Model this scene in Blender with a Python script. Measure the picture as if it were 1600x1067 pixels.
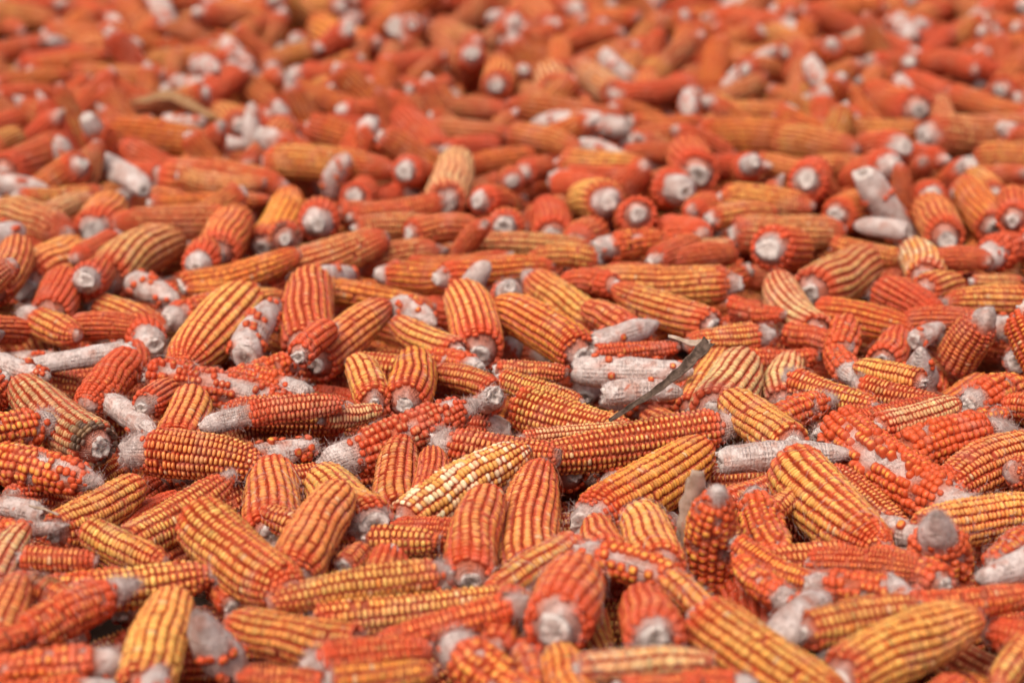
import bpy, math, random, time
T0 = time.time()
import numpy as np
from mathutils import Matrix, Vector
from mathutils.bvhtree import BVHTree
from mathutils.kdtree import KDTree

scene = bpy.context.scene
C = scene.collection
for o in list(bpy.data.objects):
    bpy.data.objects.remove(o)

# ------------------------------------------------------------------ camera, sky, sun, exposure
CAM_H = 0.68
PITCH = math.atan(1083.5 / 3500.0)
cam_d = bpy.data.cameras.new('camera')
cam = bpy.data.objects.new('camera', cam_d)
C.objects.link(cam)
cam.location = (0, 0, CAM_H)
cam.rotation_euler = (math.pi / 2 - PITCH, 0, 0)
cam_d.sensor_width = 36.0
cam_d.lens = 36.0 * 3500 / 1600
cam_d.clip_start = 0.05
cam_d.clip_end = 2000
cam_d.dof.use_dof = True
cam_d.dof.focus_distance = 2.0
cam_d.dof.aperture_fstop = 4.0
cam_d.dof.aperture_blades = 7
scene.camera = cam

SUN_EL, SUN_AZ = math.radians(60), math.radians(-150)      # azimuth from +Y towards +X
w = bpy.data.worlds.new('World'); scene.world = w
w.use_nodes = True
nt = w.node_tree
sky = nt.nodes.new('ShaderNodeTexSky')
sky.sky_type = 'NISHITA'; sky.sun_disc = False
sky.sun_elevation = SUN_EL; sky.sun_rotation = SUN_AZ
sky.air_density = 0.7; sky.dust_density = 8.0; sky.ozone_density = 0.2
bgn = nt.nodes['Background']
nt.links.new(sky.outputs[0], bgn.inputs[0])
bgn.inputs[1].default_value = 0.13
sd = bpy.data.lights.new('sun', 'SUN'); sd.energy = 1.5; sd.angle = math.radians(60); sd.color = (1, .90, .82)
sun = bpy.data.objects.new('sun', sd); C.objects.link(sun)
dv = Vector((math.sin(SUN_AZ) * math.cos(SUN_EL), math.cos(SUN_AZ) * math.cos(SUN_EL), math.sin(SUN_EL)))
sun.rotation_euler = dv.to_track_quat('Z', 'Y').to_euler()
vs = scene.view_settings
vs.view_transform = 'Standard'; vs.look = 'None'; vs.gamma = 1; vs.exposure = -0.04
vs.use_curve_mapping = False
scene.cycles.use_denoising = True
scene.cycles.max_bounces = 6

# ------------------------------------------------------------------ materials
class NB:
    def __init__(s, name):
        s.m = bpy.data.materials.new(name); s.m.use_nodes = True
        s.t = s.m.node_tree; s.b = s.t.nodes['Principled BSDF']
    def n(s, typ, **kw):
        nd = s.t.nodes.new(typ)
        for k, v in kw.items(): setattr(nd, k, v)
        return nd
    def l(s, a, b): s.t.links.new(a, b)
    def math(s, op, a, b=None, clamp=False):
        nd = s.n('ShaderNodeMath', operation=op, use_clamp=clamp)
        for i, v in enumerate((a, b)):
            if v is None: continue
            if isinstance(v, (int, float)): nd.inputs[i].default_value = v
            else: s.l(v, nd.inputs[i])
        return nd.outputs[0]
    def mix(s, f, a, b, mode='MIX'):
        nd = s.n('ShaderNodeMix', data_type='RGBA', blend_type=mode)
        for i, v in ((0, f), (6, a), (7, b)):
            if isinstance(v, (int, float)): nd.inputs[i].default_value = v
            elif isinstance(v, tuple): nd.inputs[i].default_value = (*v, 1)
            else: s.l(v, nd.inputs[i])
        return nd.outputs[2]
    def ramp(s, x, lo, hi):
        nd = s.n('ShaderNodeMapRange', interpolation_type='SMOOTHSTEP')
        for i, v in ((0, x), (1, lo), (2, hi)):
            if isinstance(v, (int, float)): nd.inputs[i].default_value = v
            else: s.l(v, nd.inputs[i])
        return nd.outputs[0]
    def noise(s, scale, detail=2, co=None):
        nd = s.n('ShaderNodeTexNoise'); nd.inputs['Scale'].default_value = scale; nd.inputs['Detail'].default_value = detail
        if co: s.l(co, nd.inputs['Vector'])
        return nd.outputs[0]

def world_pos(b):
    return b.n('ShaderNodeNewGeometry').outputs['Position']

def kernel_material(name, mode):
    b = NB(name)
    h = b.n('ShaderNodeAttribute', attribute_name='h').outputs['Fac']
    if mode == 'object':
        oi = b.n('ShaderNodeObjectInfo')
        tint, thr = oi.outputs['Color'], oi.outputs['Alpha']
    else:
        at = b.n('ShaderNodeAttribute', attribute_name='tint')
        tint, thr = at.outputs['Color'], at.outputs['Alpha']
    pos = world_pos(b)
    side = b.mix(0.25, b.mix(b.ramp(thr, 0.70, 1.0), (0.38, 0.034, 0.010), (0.64, 0.082, 0.020)), b.mix(1.0, tint, (0.98, 0.40, 0.33), 'MULTIPLY'))  # red-orange kernel sides, saturated to paint in light glowing through them
    nz = b.noise(420, 2, pos)
    hh = b.math('ADD', h, b.math('MULTIPLY', b.math('SUBTRACT', nz, 0.5), 0.18))
    f = b.ramp(hh, b.math('SUBTRACT', thr, 0.16), b.math('ADD', thr, 0.12))
    col = b.mix(f, side, tint)
    # pale dust and husk fluff clinging in patches
    d = b.noise(34, 4, pos); d2 = b.noise(900, 1, pos)
    dust = b.math('MULTIPLY', b.ramp(d, 0.52, 0.75), b.math('ADD', b.math('MULTIPLY', d2, 0.6), 0.1))
    dust = b.math('ADD', dust, b.math('MULTIPLY', d2, 0.16))
    col = b.mix(b.math('MULTIPLY', dust, 0.55), col, (0.74, 0.42, 0.33))
    sp = b.math('MULTIPLY', b.ramp(b.noise(620, 1, pos), 0.70, 0.76), b.ramp(b.noise(24, 2, pos), 0.45, 0.6))
    col = b.mix(b.math('MULTIPLY', sp, 0.7), col, (0.74, 0.58, 0.50))
    b.l(col, b.b.inputs['Base Color'])
    b.l(b.math('ADD', b.math('MULTIPLY', dust, 0.5), 0.38, True), b.b.inputs['Roughness'])
    b.b.inputs['Specular IOR Level'].default_value = 0.32
    b.b.inputs['Subsurface Weight'].default_value = 0.0
    return b.m

def core_material(name):
    b = NB(name)
    at = b.n('ShaderNodeAttribute', attribute_name='bare')
    ru = b.n('ShaderNodeAttribute', attribute_name='ru').outputs['Fac']
    rv = b.n('ShaderNodeAttribute', attribute_name='rv').outputs['Fac']
    pos = world_pos(b)
    su = b.math('ABSOLUTE', b.math('SINE', b.math('MULTIPLY', ru, 2 * math.pi)))
    sv = b.math('ABSOLUTE', b.math('SINE', b.math('MULTIPLY', rv, 2 * math.pi)))
    pit = b.math('MULTIPLY', b.math('MULTIPLY', b.math('POWER', su, 0.7), b.math('POWER', sv, 0.7)), b.ramp(b.noise(85, 2, pos), 0.36, 0.62))
    n1 = b.noise(260, 4, pos); n2 = b.noise(60, 3, pos); n3 = b.noise(1300, 2, pos)
    white = b.mix(b.ramp(n2, 0.35, 0.7), (0.88, 0.77, 0.71), (0.74, 0.60, 0.54))
    white = b.mix(b.math('MULTIPLY', pit, 0.40), white, (0.52, 0.34, 0.28))
    white = b.mix(b.math('MULTIPLY', b.ramp(n1, 0.48, 0.68), 0.50), white, (0.42, 0.29, 0.24))
    white = b.mix(b.math('MULTIPLY', b.ramp(b.noise(38, 5, pos), 0.52, 0.70), 0.45), white, (0.48, 0.27, 0.20))
    white = b.mix(b.math('MULTIPLY', b.ramp(b.noise(75, 4, pos), 0.54, 0.66), 0.45), white, (0.60, 0.25, 0.16))
    chaff = b.mix(n1, (0.55, 0.085, 0.025), (0.62, 0.22, 0.13))  # reddish chaff plus the glow of light filtering through kernels, painted in
    col = b.mix(at.outputs['Fac'], chaff, white)
    b.l(col, b.b.inputs['Base Color'])
    b.b.inputs['Roughness'].default_value = 0.9
    b.b.inputs['Specular IOR Level'].default_value = 0.1
    bp = b.n('ShaderNodeBump'); bp.inputs['Strength'].default_value = 1.0; bp.inputs['Distance'].default_value = 0.0022
    hgt = b.math('ADD', b.math('MULTIPLY', pit, -0.7), b.math('ADD', b.math('MULTIPLY', n1, 0.9), b.math('MULTIPLY', n3, 0.5)))
    b.l(hgt, bp.inputs['Height']); b.l(bp.outputs[0], b.b.inputs['Normal'])
    return b.m

def butt_material():
    b = NB('stalk_end_pith')
    at = b.n('ShaderNodeAttribute', attribute_name='rad').outputs['Fac']
    pos = world_pos(b)
    n1 = b.noise(330, 4, pos); n2 = b.noise(1100, 2, pos)
    rr = b.math('ADD', at, b.math('MULTIPLY', b.math('SUBTRACT', n1, 0.5), 0.8))
    pith = b.n('ShaderNodeAttribute', attribute_name='pith').outputs['Fac']
    dark = b.math('MULTIPLY', b.math('SUBTRACT', 1.0, b.ramp(rr, 0.22, 0.74)), pith)
    col = b.mix(dark, (0.86, 0.76, 0.69), (0.19, 0.13, 0.105))
    col = b.mix(b.math('MULTIPLY', b.math('SUBTRACT', 1.0, b.ramp(rr, 0.0, 0.20)), 0.7), col, (0.52, 0.40, 0.31))
    col = b.mix(b.math('MULTIPLY', b.ramp(n1, 0.45, 0.68), 0.6), col, (0.42, 0.31, 0.26))
    b.l(col, b.b.inputs['Base Color']); b.b.inputs['Roughness'].default_value = 0.95
    b.b.inputs['Specular IOR Level'].default_value = 0.1
    bp = b.n('ShaderNodeBump'); bp.inputs['Strength'].default_value = 1.0; bp.inputs['Distance'].default_value = 0.002
    b.l(b.math('ADD', n1, b.math('MULTIPLY', n2, 0.6)), bp.inputs['Height']); b.l(bp.outputs[0], b.b.inputs['Normal'])
    return b.m

def plain(name, c1, c2, scale, rough=0.9, bump=0.0):
    b = NB(name); pos = world_pos(b); n1 = b.noise(scale, 5, pos)
    b.l(b.mix(b.ramp(n1, 0.3, 0.7), c1, c2), b.b.inputs['Base Color'])
    b.b.inputs['Roughness'].default_value = rough; b.b.inputs['Specular IOR Level'].default_value = 0.15
    if bump:
        bp = b.n('ShaderNodeBump'); bp.inputs['Strength'].default_value = 0.8; bp.inputs['Distance'].default_value = bump
        b.l(n1, bp.inputs['Height']); b.l(bp.outputs[0], b.b.inputs['Normal'])
    return b.m

M_KOBJ = kernel_material('kernel_single', 'object')
M_KJOIN = kernel_material('kernel_joined', 'mesh')
M_CORE = core_material('cob_core')
M_BUTT = butt_material()
M_SILK_R = plain('silk_red', (0.40, 0.10, 0.055), (0.50, 0.22, 0.14), 90)
M_SILK_W = plain('silk_pale', (0.66, 0.54, 0.50), (0.52, 0.38, 0.33), 90)
M_GROUND = plain('ground_soil', (0.07, 0.045, 0.035), (0.11, 0.075, 0.055), 9, 0.95, 0.01)

# ------------------------------------------------------------------ mesh helpers
def mesh_from(name, V, F3=None, F4=None, attrs=(), mats=(), smooth=True, matidx=None):
    me = bpy.data.meshes.new(name)
    V = np.asarray(V, np.float32)
    F3 = np.zeros((0, 3), np.int32) if F3 is None else np.asarray(F3, np.int32)
    F4 = np.zeros((0, 4), np.int32) if F4 is None else np.asarray(F4, np.int32)
    loops = np.concatenate([F3.ravel(), F4.ravel()]).astype(np.int32)
    starts = np.concatenate([np.arange(len(F3)) * 3, len(F3) * 3 + np.arange(len(F4)) * 4]).astype(np.int32)
    me.vertices.add(len(V)); me.vertices.foreach_set('co', V.ravel())
    me.loops.add(len(loops)); me.loops.foreach_set('vertex_index', loops)
    me.polygons.add(len(starts)); me.polygons.foreach_set('loop_start', starts)
    if matidx is not None: me.polygons.foreach_set('material_index', np.asarray(matidx, np.int32))
    me.polygons.foreach_set('use_smooth', np.full(len(starts), smooth, bool))
    for nm, typ, data in attrs:
        a = me.attributes.new(nm, typ, 'POINT')
        a.data.foreach_set('color' if typ == 'FLOAT_COLOR' else 'value', np.asarray(data, np.float32).ravel())
    for m in mats: me.materials.append(m)
    me.update(calc_edges=True)
    return me

def link(name, me, parent=None, kind=None):
    o = bpy.data.objects.new(name, me); C.objects.link(o)
    if parent is not None: o.parent = parent
    if kind: o['kind'] = kind
    return o

def unit_kernel(nu, rings, power=0.72, stripe=False):
    V, Hh, F3, F4 = [], [], [], []
    for z, s, hv in rings:
        for k in range(nu):
            a = 2 * math.pi * (k + .5) / nu
            c, q = math.cos(a), math.sin(a)
            V.append((math.copysign(abs(c) ** power, c) * s, math.copysign(abs(q) ** power, q) * s, z)); Hh.append(hv)
    V.append((0, 0, 1)); Hh.append(1.0)
    if stripe:      # crown colour runs on along the row
        for i, v in enumerate(V[:-1]):
            s = rings[i // nu][1]; Hh[i] = 1 - (1 - Hh[i]) * math.hypot(.42 * v[0], v[1]) / s / .93
    for r in range(len(rings) - 1):
        for k in range(nu):
            a, b_ = r * nu + k, r * nu + (k + 1) % nu
            F4.append((a, b_, b_ + nu, a + nu))
    t = len(V) - 1; r = (len(rings) - 1) * nu
    for k in range(nu): F3.append((r + k, r + (k + 1) % nu, t))
    return np.array(V), np.array(Hh), np.array(F3), np.array(F4)

HI_R = [(0, .86, 0), (.62, 1.0, .36), (.91, .72, .76)]
UK_HI = unit_kernel(8, HI_R)
UK_HI_S = unit_kernel(8, HI_R, stripe=True)
UK_MID = unit_kernel(6, [(.15, .88, 0), (.76, .95, .52)])
UK_MID_S = unit_kernel(6, [(.15, .88, 0), (.76, .95, .52)], stripe=True)
UK_LOW = unit_kernel(4, [(.25, .95, .05), (.82, .86, .58)], .85)

def join_kernels(K, unit):
    """one mesh out of many kernels; K is the array dict made by cob_layout"""
    V, Hh, F3, F4 = unit
    n = len(K['p']); m = len(V)
    X = (K['p'][:, None, :] + K['a'][:, None, :] * (K['sx'][:, None] * V[None, :, 0])[..., None]
         + K['c'][:, None, :] * (K['sy'][:, None] * V[None, :, 1])[..., None]
         + K['n'][:, None, :] * (K['h'][:, None] * V[None, :, 2])[..., None]).reshape(-1, 3)
    off = (np.arange(n) * m)[:, None, None]
    return (X, (F3[None] + off).reshape(-1, 3), (F4[None] + off).reshape(-1, 4),
            np.tile(Hh, n), np.repeat(K['tint'], m, axis=0))

# kernel crown colours
GOLD = (.86, .42, .095); PALE = (.80, .49, .21); TAN = (.74, .37, .12); ORANGE = (.86, .33, .050)
RED = (.82, .21, .065); DUSTY = (.78, .30, .11); CREAM = (.86, .68, .40); DARK = (.60, .11, .025)
TYPES = {  # row width, kernel pitch, width factor, length factor, core factor, crown threshold, jitter, default crown
    'F': (.0086, .0038, .92, .98, .70, .70, .05, GOLD),
    'K': (.0090, .0047, .90, .92, .70, .67, .05, GOLD),
    'P': (.0092, .0049, .92, .95, .70, .66, .06, CREAM),
    'R': (.0086, .0044, .96, .98, .71, .83, .07, (.84, .27, .060)),
    'B': (.0088, .0062, .98, 1.0, .72, .86, .11, (.92, .40, .060)),
    'S': (.0100, .0070, .92, .98, .84, .86, .08, (.90, .36, .05)),
    'W': (.0110, .0080, .80, .85, 1.0, .84, .10, (.90, .36, .05)),
}
COLS = {'pale': PALE, 'tan': TAN, 'orange': ORANGE, 'red': None, 'dusty': DUSTY, 'dark': None}

def cob_layout(L, R, T, col, bb, bt, patch, seed):
    rng = np.random.default_rng(seed)
    roww, pitch, wf, lf, cf, thr, jit, base = TYPES[T]
    pitch = pitch * (1 + .08 * rng.standard_normal())
    nrow = int(np.clip(2 * round(math.pi * R / roww), 8, 18))
    if R < .014: pitch *= .9
    crown = np.array(base)
    if col in COLS and COLS[col] is not None: crown = np.array(COLS[col])
    if col == 'red':
        crown = crown * .55 + np.array(RED) * .45; thr += .04
    if col == 'dark':
        crown = crown * .4 + np.array(DARK) * .6; thr += .03
    crown = crown * (1 + .07 * rng.standard_normal())
    thr += .04 * rng.standard_normal()
    blunt = rng.uniform(0, 1)
    tt = np.array([0, .05, .2, .45, .7, .85, .95, 1.0])
    ev = np.array([.88, .96, 1, .985, .90 + .05 * blunt, .74 + .12 * blunt, .54 + .16 * blunt, .36 + .2 * blunt])
    if T in 'WS': ev = np.array([.92, .97, 1, .97, .86, .70, .46, .20])
    if bt > .08: ev[-2:] = (.42, .14)
    if bt > .18:
        tt = np.array([0, .05, .2, .45, 1 - bt * 1.15, 1 - bt * .6, 1 - bt * .2, 1.0]); tt[3] = min(tt[3], tt[4] - .05); ev = np.array([.9, .97, 1, .99, .92, .66, .34, .10])
    env = lambda t: np.interp(t, tt, ev)
    ph = rng.uniform(0, 6.28, 10); am = rng.uniform(.4, 1, 6)
    def field(t, phi):   # smooth field in about -1..1 over the cob's skin
        return (am[0] * np.sin(2 * phi + 9 * t + ph[0]) + am[1] * np.sin(3 * phi - 14 * t + ph[1])
                + am[2] * np.sin(phi + 22 * t + ph[2]) + am[3] * np.sin(5 * phi + 31 * t + ph[3])) / 2.4
    pc = (rng.uniform(.3, .7), math.pi / 2 + rng.uniform(-.6, .6))
    prad = rng.uniform(.16, .26)
    def bare(t, phi):    # > 0 where the kernels are gone
        f = field(t, phi)
        v = np.maximum(bb + .035 * f - t, t - (1 - bt) - .04 * f) / .05
        if patch == 1:
            dphi = (phi - pc[1] + math.pi) % (2 * math.pi) - math.pi
            v = np.maximum(v, (1 - np.hypot((t - pc[0]) / prad, dphi / prad / 2.2) + .6 * f) * 1.5)
        if T == 'S': v = np.maximum(v, (f + .50 - .1 * patch) * 2.2)
        if T == 'B': v = np.maximum(v, (f - .62) * 2.2)
        if T == 'W': v = np.maximum(v, np.where(f > -.93, 2, -1))
        return v
    m = int(L / pitch) + 1
    I, Kx = np.meshgrid(np.arange(nrow), np.arange(m), indexing='ij')
    I, Kx = I.ravel(), Kx.ravel()
    rowoff = rng.uniform(-.35, .35, nrow)
    t = ((Kx + .5 + rowoff[I]) * pitch + rng.standard_normal(len(I)) * pitch * jit) / L
    twist = rng.uniform(-.55, .55)
    wob = rng.uniform(.01, .08) * (1 if T in 'FRP' else .6)
    phi = (2 * math.pi * I / nrow + twist * t + wob * np.sin(2 * math.pi * (t * rng.uniform(.8, 2.4)) + ph[5] + .25 * I)
           + rng.standard_normal(len(I)) * jit * .35 * 2 * math.pi / nrow)
    lo, hi = max(.012, pitch * .5 / L), 1 - pitch * .4 / L
    keep = (t > lo) & (t < hi) & ((bare(t, phi) + rng.standard_normal(len(t)) * (.45 if T in 'BSR' else .15) < 0) | ((rng.uniform(size=len(t)) < (.16 if patch else .035)) & (T in 'BS'))) & (rng.uniform(size=len(t)) > (.012 if T in 'FKP' else .05 if T == 'R' else .06))
    t, phi = t[keep], phi[keep]
    N = len(t)
    t0, t1 = bb, 1 - bt
    rl = 1.1 * R / L
    endf = lambda t: np.clip(1 - .22 * np.clip(1 - (t - t0) / (rl * .45), 0, 1) ** 2 - .30 * np.clip(1 - (t1 - t) / (rl * .8), 0, 1) ** 2, .4, 1)
    if T in 'SW':
        top = lambda t: cf * R * env(t) + .0034
    else:
        top = lambda t: R * env(t) * endf(t)
    core = lambda t: cf * R * env(t)
    bend = rng.uniform(-.065, .065) * L; bend2 = rng.uniform(-.045, .045) * L
    cz = lambda t: bend * 4 * t * (1 - t)
    cy = lambda t: bend2 * 4 * t * (1 - t)
    lump = lambda t, phi: 1 + .025 * np.sin(3 * t * 3.1 + ph[6] + phi) + .02 * np.sin(2 * phi + ph[7])
    r1 = top(t) * lump(t, phi) + rng.standard_normal(N) * (.00025 if T in 'FKRP' else .0006)
    dr = (top(t + .01) - top(t - .01)) / (.02 * L)
    rad = np.stack([np.zeros(N), np.cos(phi), np.sin(phi)], 1)
    ax = np.stack([np.ones(N), 4 * bend2 * (1 - 2 * t) / L, 4 * bend * (1 - 2 * t) / L], 1)
    nn = rad - ax * np.clip(dr, -1.2, 1.2)[:, None] + rng.standard_normal((N, 3)) * jit * .5
    nn /= np.linalg.norm(nn, axis=1)[:, None]
    a = ax - nn * np.sum(ax * nn, 1)[:, None]; a /= np.linalg.norm(a, axis=1)[:, None]
    c = np.cross(nn, a)
    h = np.clip(r1 - core(t) * .96, .003, .009)
    ctr = np.stack([t * L, cy(t), cz(t)], 1) + rad * r1[:, None]
    p = ctr - nn * h[:, None]
    sy = math.pi * np.maximum(r1, .5 * R) / nrow * wf * (1 + rng.standard_normal(N) * (.05 + .4 * jit))
    sx = np.full(N, pitch * .5 * lf) * (1 + rng.standard_normal(N) * (.05 + .4 * jit))
    if T in 'BSW':
        q = np.sqrt(sx * sy); sx = sx * .5 + q * .5; sy = sy * .5 + q * .5
    tint = np.tile(crown, (N, 1)) * (1 + .13 * rng.standard_normal((N, 1))) * (1 + np.array([0, .10, .16]) * rng.standard_normal((N, 1)))
    along = .10 * np.sin(6 * t + ph[8])[:, None] * np.array([0, 1, .6])
    tint = tint * (1 + along)
    er = np.clip(np.maximum(1 - (t - bb) / .16, 1 - (1 - bt - t) / .2), 0, 1)[:, None] * .55
    tint = tint * (1 - er) + tint * np.array([1, .62, .6]) * er
    if T == 'P':
        mixf = (rng.uniform(size=(N, 1)) < .55) * 1.0
        tint = tint * (1 - mixf) + np.array(GOLD) * mixf * (1 + .1 * rng.standard_normal((N, 1)))
    else:
        od = rng.uniform(size=N) < .02
        tint[od] = tint[od] * .4 + np.array(CREAM) * .55
    if patch >= 2:     # black-grey mould on part of the cob
        dphi = (phi - pc[1] + math.pi) % (2 * math.pi) - math.pi
        dm = np.hypot((t - pc[0]) / .20, dphi / .7) if patch == 2 else t / .085 + 1.2 * field(t, phi)
        mo = (np.clip(1.35 - dm + .25 * rng.standard_normal(N), 0, 1) * .9)[:, None]
        tint = tint * (1 - mo) + np.array([.075, .050, .042]) * (1 + .5 * rng.uniform(-1, 1, (N, 1))) * mo
    # kernels towards both ends are rounder and redder, with a smaller pale crown
    e = np.clip(np.maximum(1 - (t - t0) / rng.uniform(.10, .24), 1 - (t1 - t) / rng.uniform(.14, .30)) + .12 * rng.standard_normal(N), 0, 1)
    if patch >= 2: e = np.where(mo[:, 0] > .4, -2.0, e)
    th = np.clip(thr + .26 * e + .05 * rng.standard_normal(N), .2, 1.10)
    K = dict(p=p, a=a, c=c, n=nn, sx=sx, sy=sy, h=h, tint=np.clip(np.concatenate([tint, th[:, None]], 1), 0.005, 1.1))
    return K, dict(bf=float(rng.uniform(.48, .80)) if T not in 'WS' else .8, lumps=lambda t, phi: np.sin(2 * phi + 11 * t + ph[1]) * .5 + np.sin(4 * phi - 19 * t + ph[3]) * .35 + np.sin(phi * 7 + 40 * t) * .25 + np.sin(phi * 11 + 3 * np.sin(9 * t)) * .3, core=core, top=top, cy=cy, cz=cz, bare=bare, nrow=nrow, pitch=pitch, L=L, R=R, T=T, rng=rng, col=col, bb=bb, bt=bt)

def core_geo(I, nu, nv):
    L = I['L']; rng = I['rng']
    ts = np.concatenate([np.linspace(0, 1, nv), [1.006]])
    V, ba, ru, rv = [], [], [], []
    phs = np.linspace(0, 2 * math.pi, nu + 1)
    jr = rng.uniform(-.012, .012, (len(ts), nu)); jr = np.concatenate([jr, jr[:, :1]], 1)
    for i, t in enumerate(ts):
        tc = min(t, 1.0)
        b = np.clip(.5 + .6 * I['bare'](np.full(nu + 1, tc), phs), 0, 1); b[-1] = b[0]
        r = (I['core'](tc) * b + (1 - b) * (I['core'](tc) * .96 if I['T'] in 'SW' else np.maximum(.82 * I['top'](tc), .55 * I['core'](tc)))) * (1 + jr[i]) * (.03 if t > 1 else 1) * (1 + .055 * I['lumps'](tc, phs)) * (1 - (1 - I['bf']) * max(0, 1 - tc * L / (.6 * I['R'])) ** 2)
        V.append(np.stack([np.full(nu + 1, t * L), I['cy'](tc) + r * np.cos(phs), I['cz'](tc) + r * np.sin(phs)], 1))
        ba.append(b); ru.append(phs / (2 * math.pi) * I['nrow']); rv.append(np.full(nu + 1, t * L / I['pitch']))
    n1 = nu + 1
    g = (np.arange(len(ts) - 1)[:, None] * n1 + np.arange(nu)[None]).ravel()
    F4 = np.stack([g, g + n1, g + n1 + 1, g + 1], 1)[:, ::-1]
    V = np.concatenate(V)
    return V, F4, np.concatenate(ba), np.concatenate(ru), np.concatenate(rv)

def butt_geo(I, nu):
    """the snapped stalk end: a slanted, ragged break with brown pith"""
    rng = I['rng']; r0 = I['core'](0.0) * I['bf']; y0, z0 = I['cy'](0.0), I['cz'](0.0)
    dp = rng.uniform(0, 1.0) ** 2
    rf = [1.0, .98, .80, .58, .34, .12]; xo = [.0020, -.0004, -.0022, -.0022 + .0014 * dp, -.0018 + .0034 * dp, -.0014 + .0012 * dp]
    an = 2 * math.pi * np.arange(nu) / nu; ph = rng.uniform(0, 6.28, 8)
    outl = 1 + .14 * np.sin(2 * an + ph[0]) + .11 * np.sin(3 * an + ph[1]) + .08 * np.sin(5 * an + ph[2])
    slant = rng.uniform(.05, .40) * r0 * np.cos(an + ph[3])
    cy_, cz_ = rng.uniform(-.16, .16, 2) * r0
    V, rad, F4, F3 = [], [], [], []
    for q, (f, x) in enumerate(zip(rf, xo)):
        k_ = 0 if q == 0 else 1
        ff = f * (1 + (outl - 1) * k_ + k_ * rng.uniform(-.07, .05, nu))
        xx = x + k_ * (slant * f * .8 + rng.uniform(-.0013, .0013, nu) + (.0016 * np.sin(4 * an + ph[4]) + .0012 * np.sin(7 * an + ph[5])) * f)
        o_ = 1 - f
        V.append(np.stack([xx, y0 + cy_ * o_ + r0 * ff * np.cos(an), z0 + cz_ * o_ + r0 * ff * np.sin(an)], 1)); rad += [f] * nu
    V.append(np.array([[xo[-1], y0 + cy_, z0 + cz_]])); rad.append(0)
    V = np.concatenate(V)
    for q in range(len(rf) - 1):
        for k in range(nu):
            a, b = q * nu + k, q * nu + (k + 1) % nu
            F4.append((a, a + nu, b + nu, b))
    q = (len(rf) - 1) * nu
    for k in range(nu): F3.append((q + k, len(V) - 1, q + (k + 1) % nu))
    return V, np.array(F3), np.array(F4), np.array(rad), np.full(len(V), rng.uniform(.1, 1) ** 2)

def ribbons(P, side, wd):
    """P (n, k, 3) centre lines -> ribbon quads"""
    n, k = P.shape[:2]
    w_ = side[:, None, :] * wd[None, :, None] if np.ndim(wd) else side[:, None, :] * wd
    V = np.stack([P - w_, P + w_], 2).reshape(-1, 3)
    b0 = (np.arange(n)[:, None] * 2 * k + np.arange(k - 1)[None] * 2).ravel()
    return V, np.stack([b0, b0 + 1, b0 + 3, b0 + 2], 1)

def silk_geo(I, n, spread, rng, wd=.00011):
    """loose thin ribbons lying over the cob"""
    L = I['L']; ns = 7
    t = rng.uniform(0, 1, (n, 1)); phi = rng.uniform(-.3, math.pi + .3, (n, 1))
    dt, dp = rng.normal(0, .10, (n, 1)), rng.normal(0, .6, (n, 1))
    lift = rng.uniform(.0003, .0030, (n, 1)) * spread; ln = rng.uniform(.5, 1.3, (n, 1)); s = rng.uniform(0, 6, (n, 1))
    u0 = np.linspace(0, 1, ns)[None]; u = u0 * ln
    q = np.clip(t + dt * u + .03 * np.sin(5 * u + s), -.02, 1.03); f = phi + dp * u + .25 * np.sin(4 * u + 2 * s)
    tc = np.clip(q, 0, 1)
    r = np.where(I['bare'](tc, f % (2 * math.pi)) > 0, I['core'](tc), I['top'](tc)) + lift * np.sin(math.pi * u0) + .0004
    r[:, -1] += rng.uniform(0, .004, n) * spread
    P = np.stack([q * L, I['cy'](tc) + r * np.cos(f), I['cz'](tc) + r * np.sin(f)], 2)
    side = rng.standard_normal((n, 3)); side /= np.linalg.norm(side, axis=1)[:, None]
    return ribbons(P, side, wd)

def fuzz_geo(I, count, rng, wd=.00014):
    """short curly chaff fibres standing on the bald skin of a cob"""
    L = I['L']
    t = rng.uniform(0, 1, 5000); phi = rng.uniform(-.4, math.pi + .4, 5000)
    ok = np.where(I['bare'](t, phi % (2 * math.pi)) > .2)[0][:count]
    if len(ok) < 4: return None, None
    t, phi = t[ok], phi[ok]; n = len(ok)
    rad = np.stack([np.zeros(n), np.cos(phi), np.sin(phi)], 1)
    p = np.stack([t * L, I['cy'](t), I['cz'](t)], 1) + rad * (I['core'](t) * (1 + .05 * I['lumps'](t, phi)))[:, None]
    d = rad * rng.uniform(.3, 1, (n, 1)) + rng.standard_normal((n, 3)) * .7; d /= np.linalg.norm(d, axis=1)[:, None]
    e = rng.standard_normal((n, 3)) * .6; ln = rng.uniform(.0015, .0050, (n, 1, 1))
    u = np.linspace(0, 1, 4)[None, :, None]
    P = p[:, None] + d[:, None] * ln * u + e[:, None] * ln * u * u
    side = np.cross(d, rng.standard_normal((n, 3))); side /= np.linalg.norm(side, axis=1)[:, None]
    return ribbons(P, side, wd * np.array([1, .8, .6, .4]))

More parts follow.
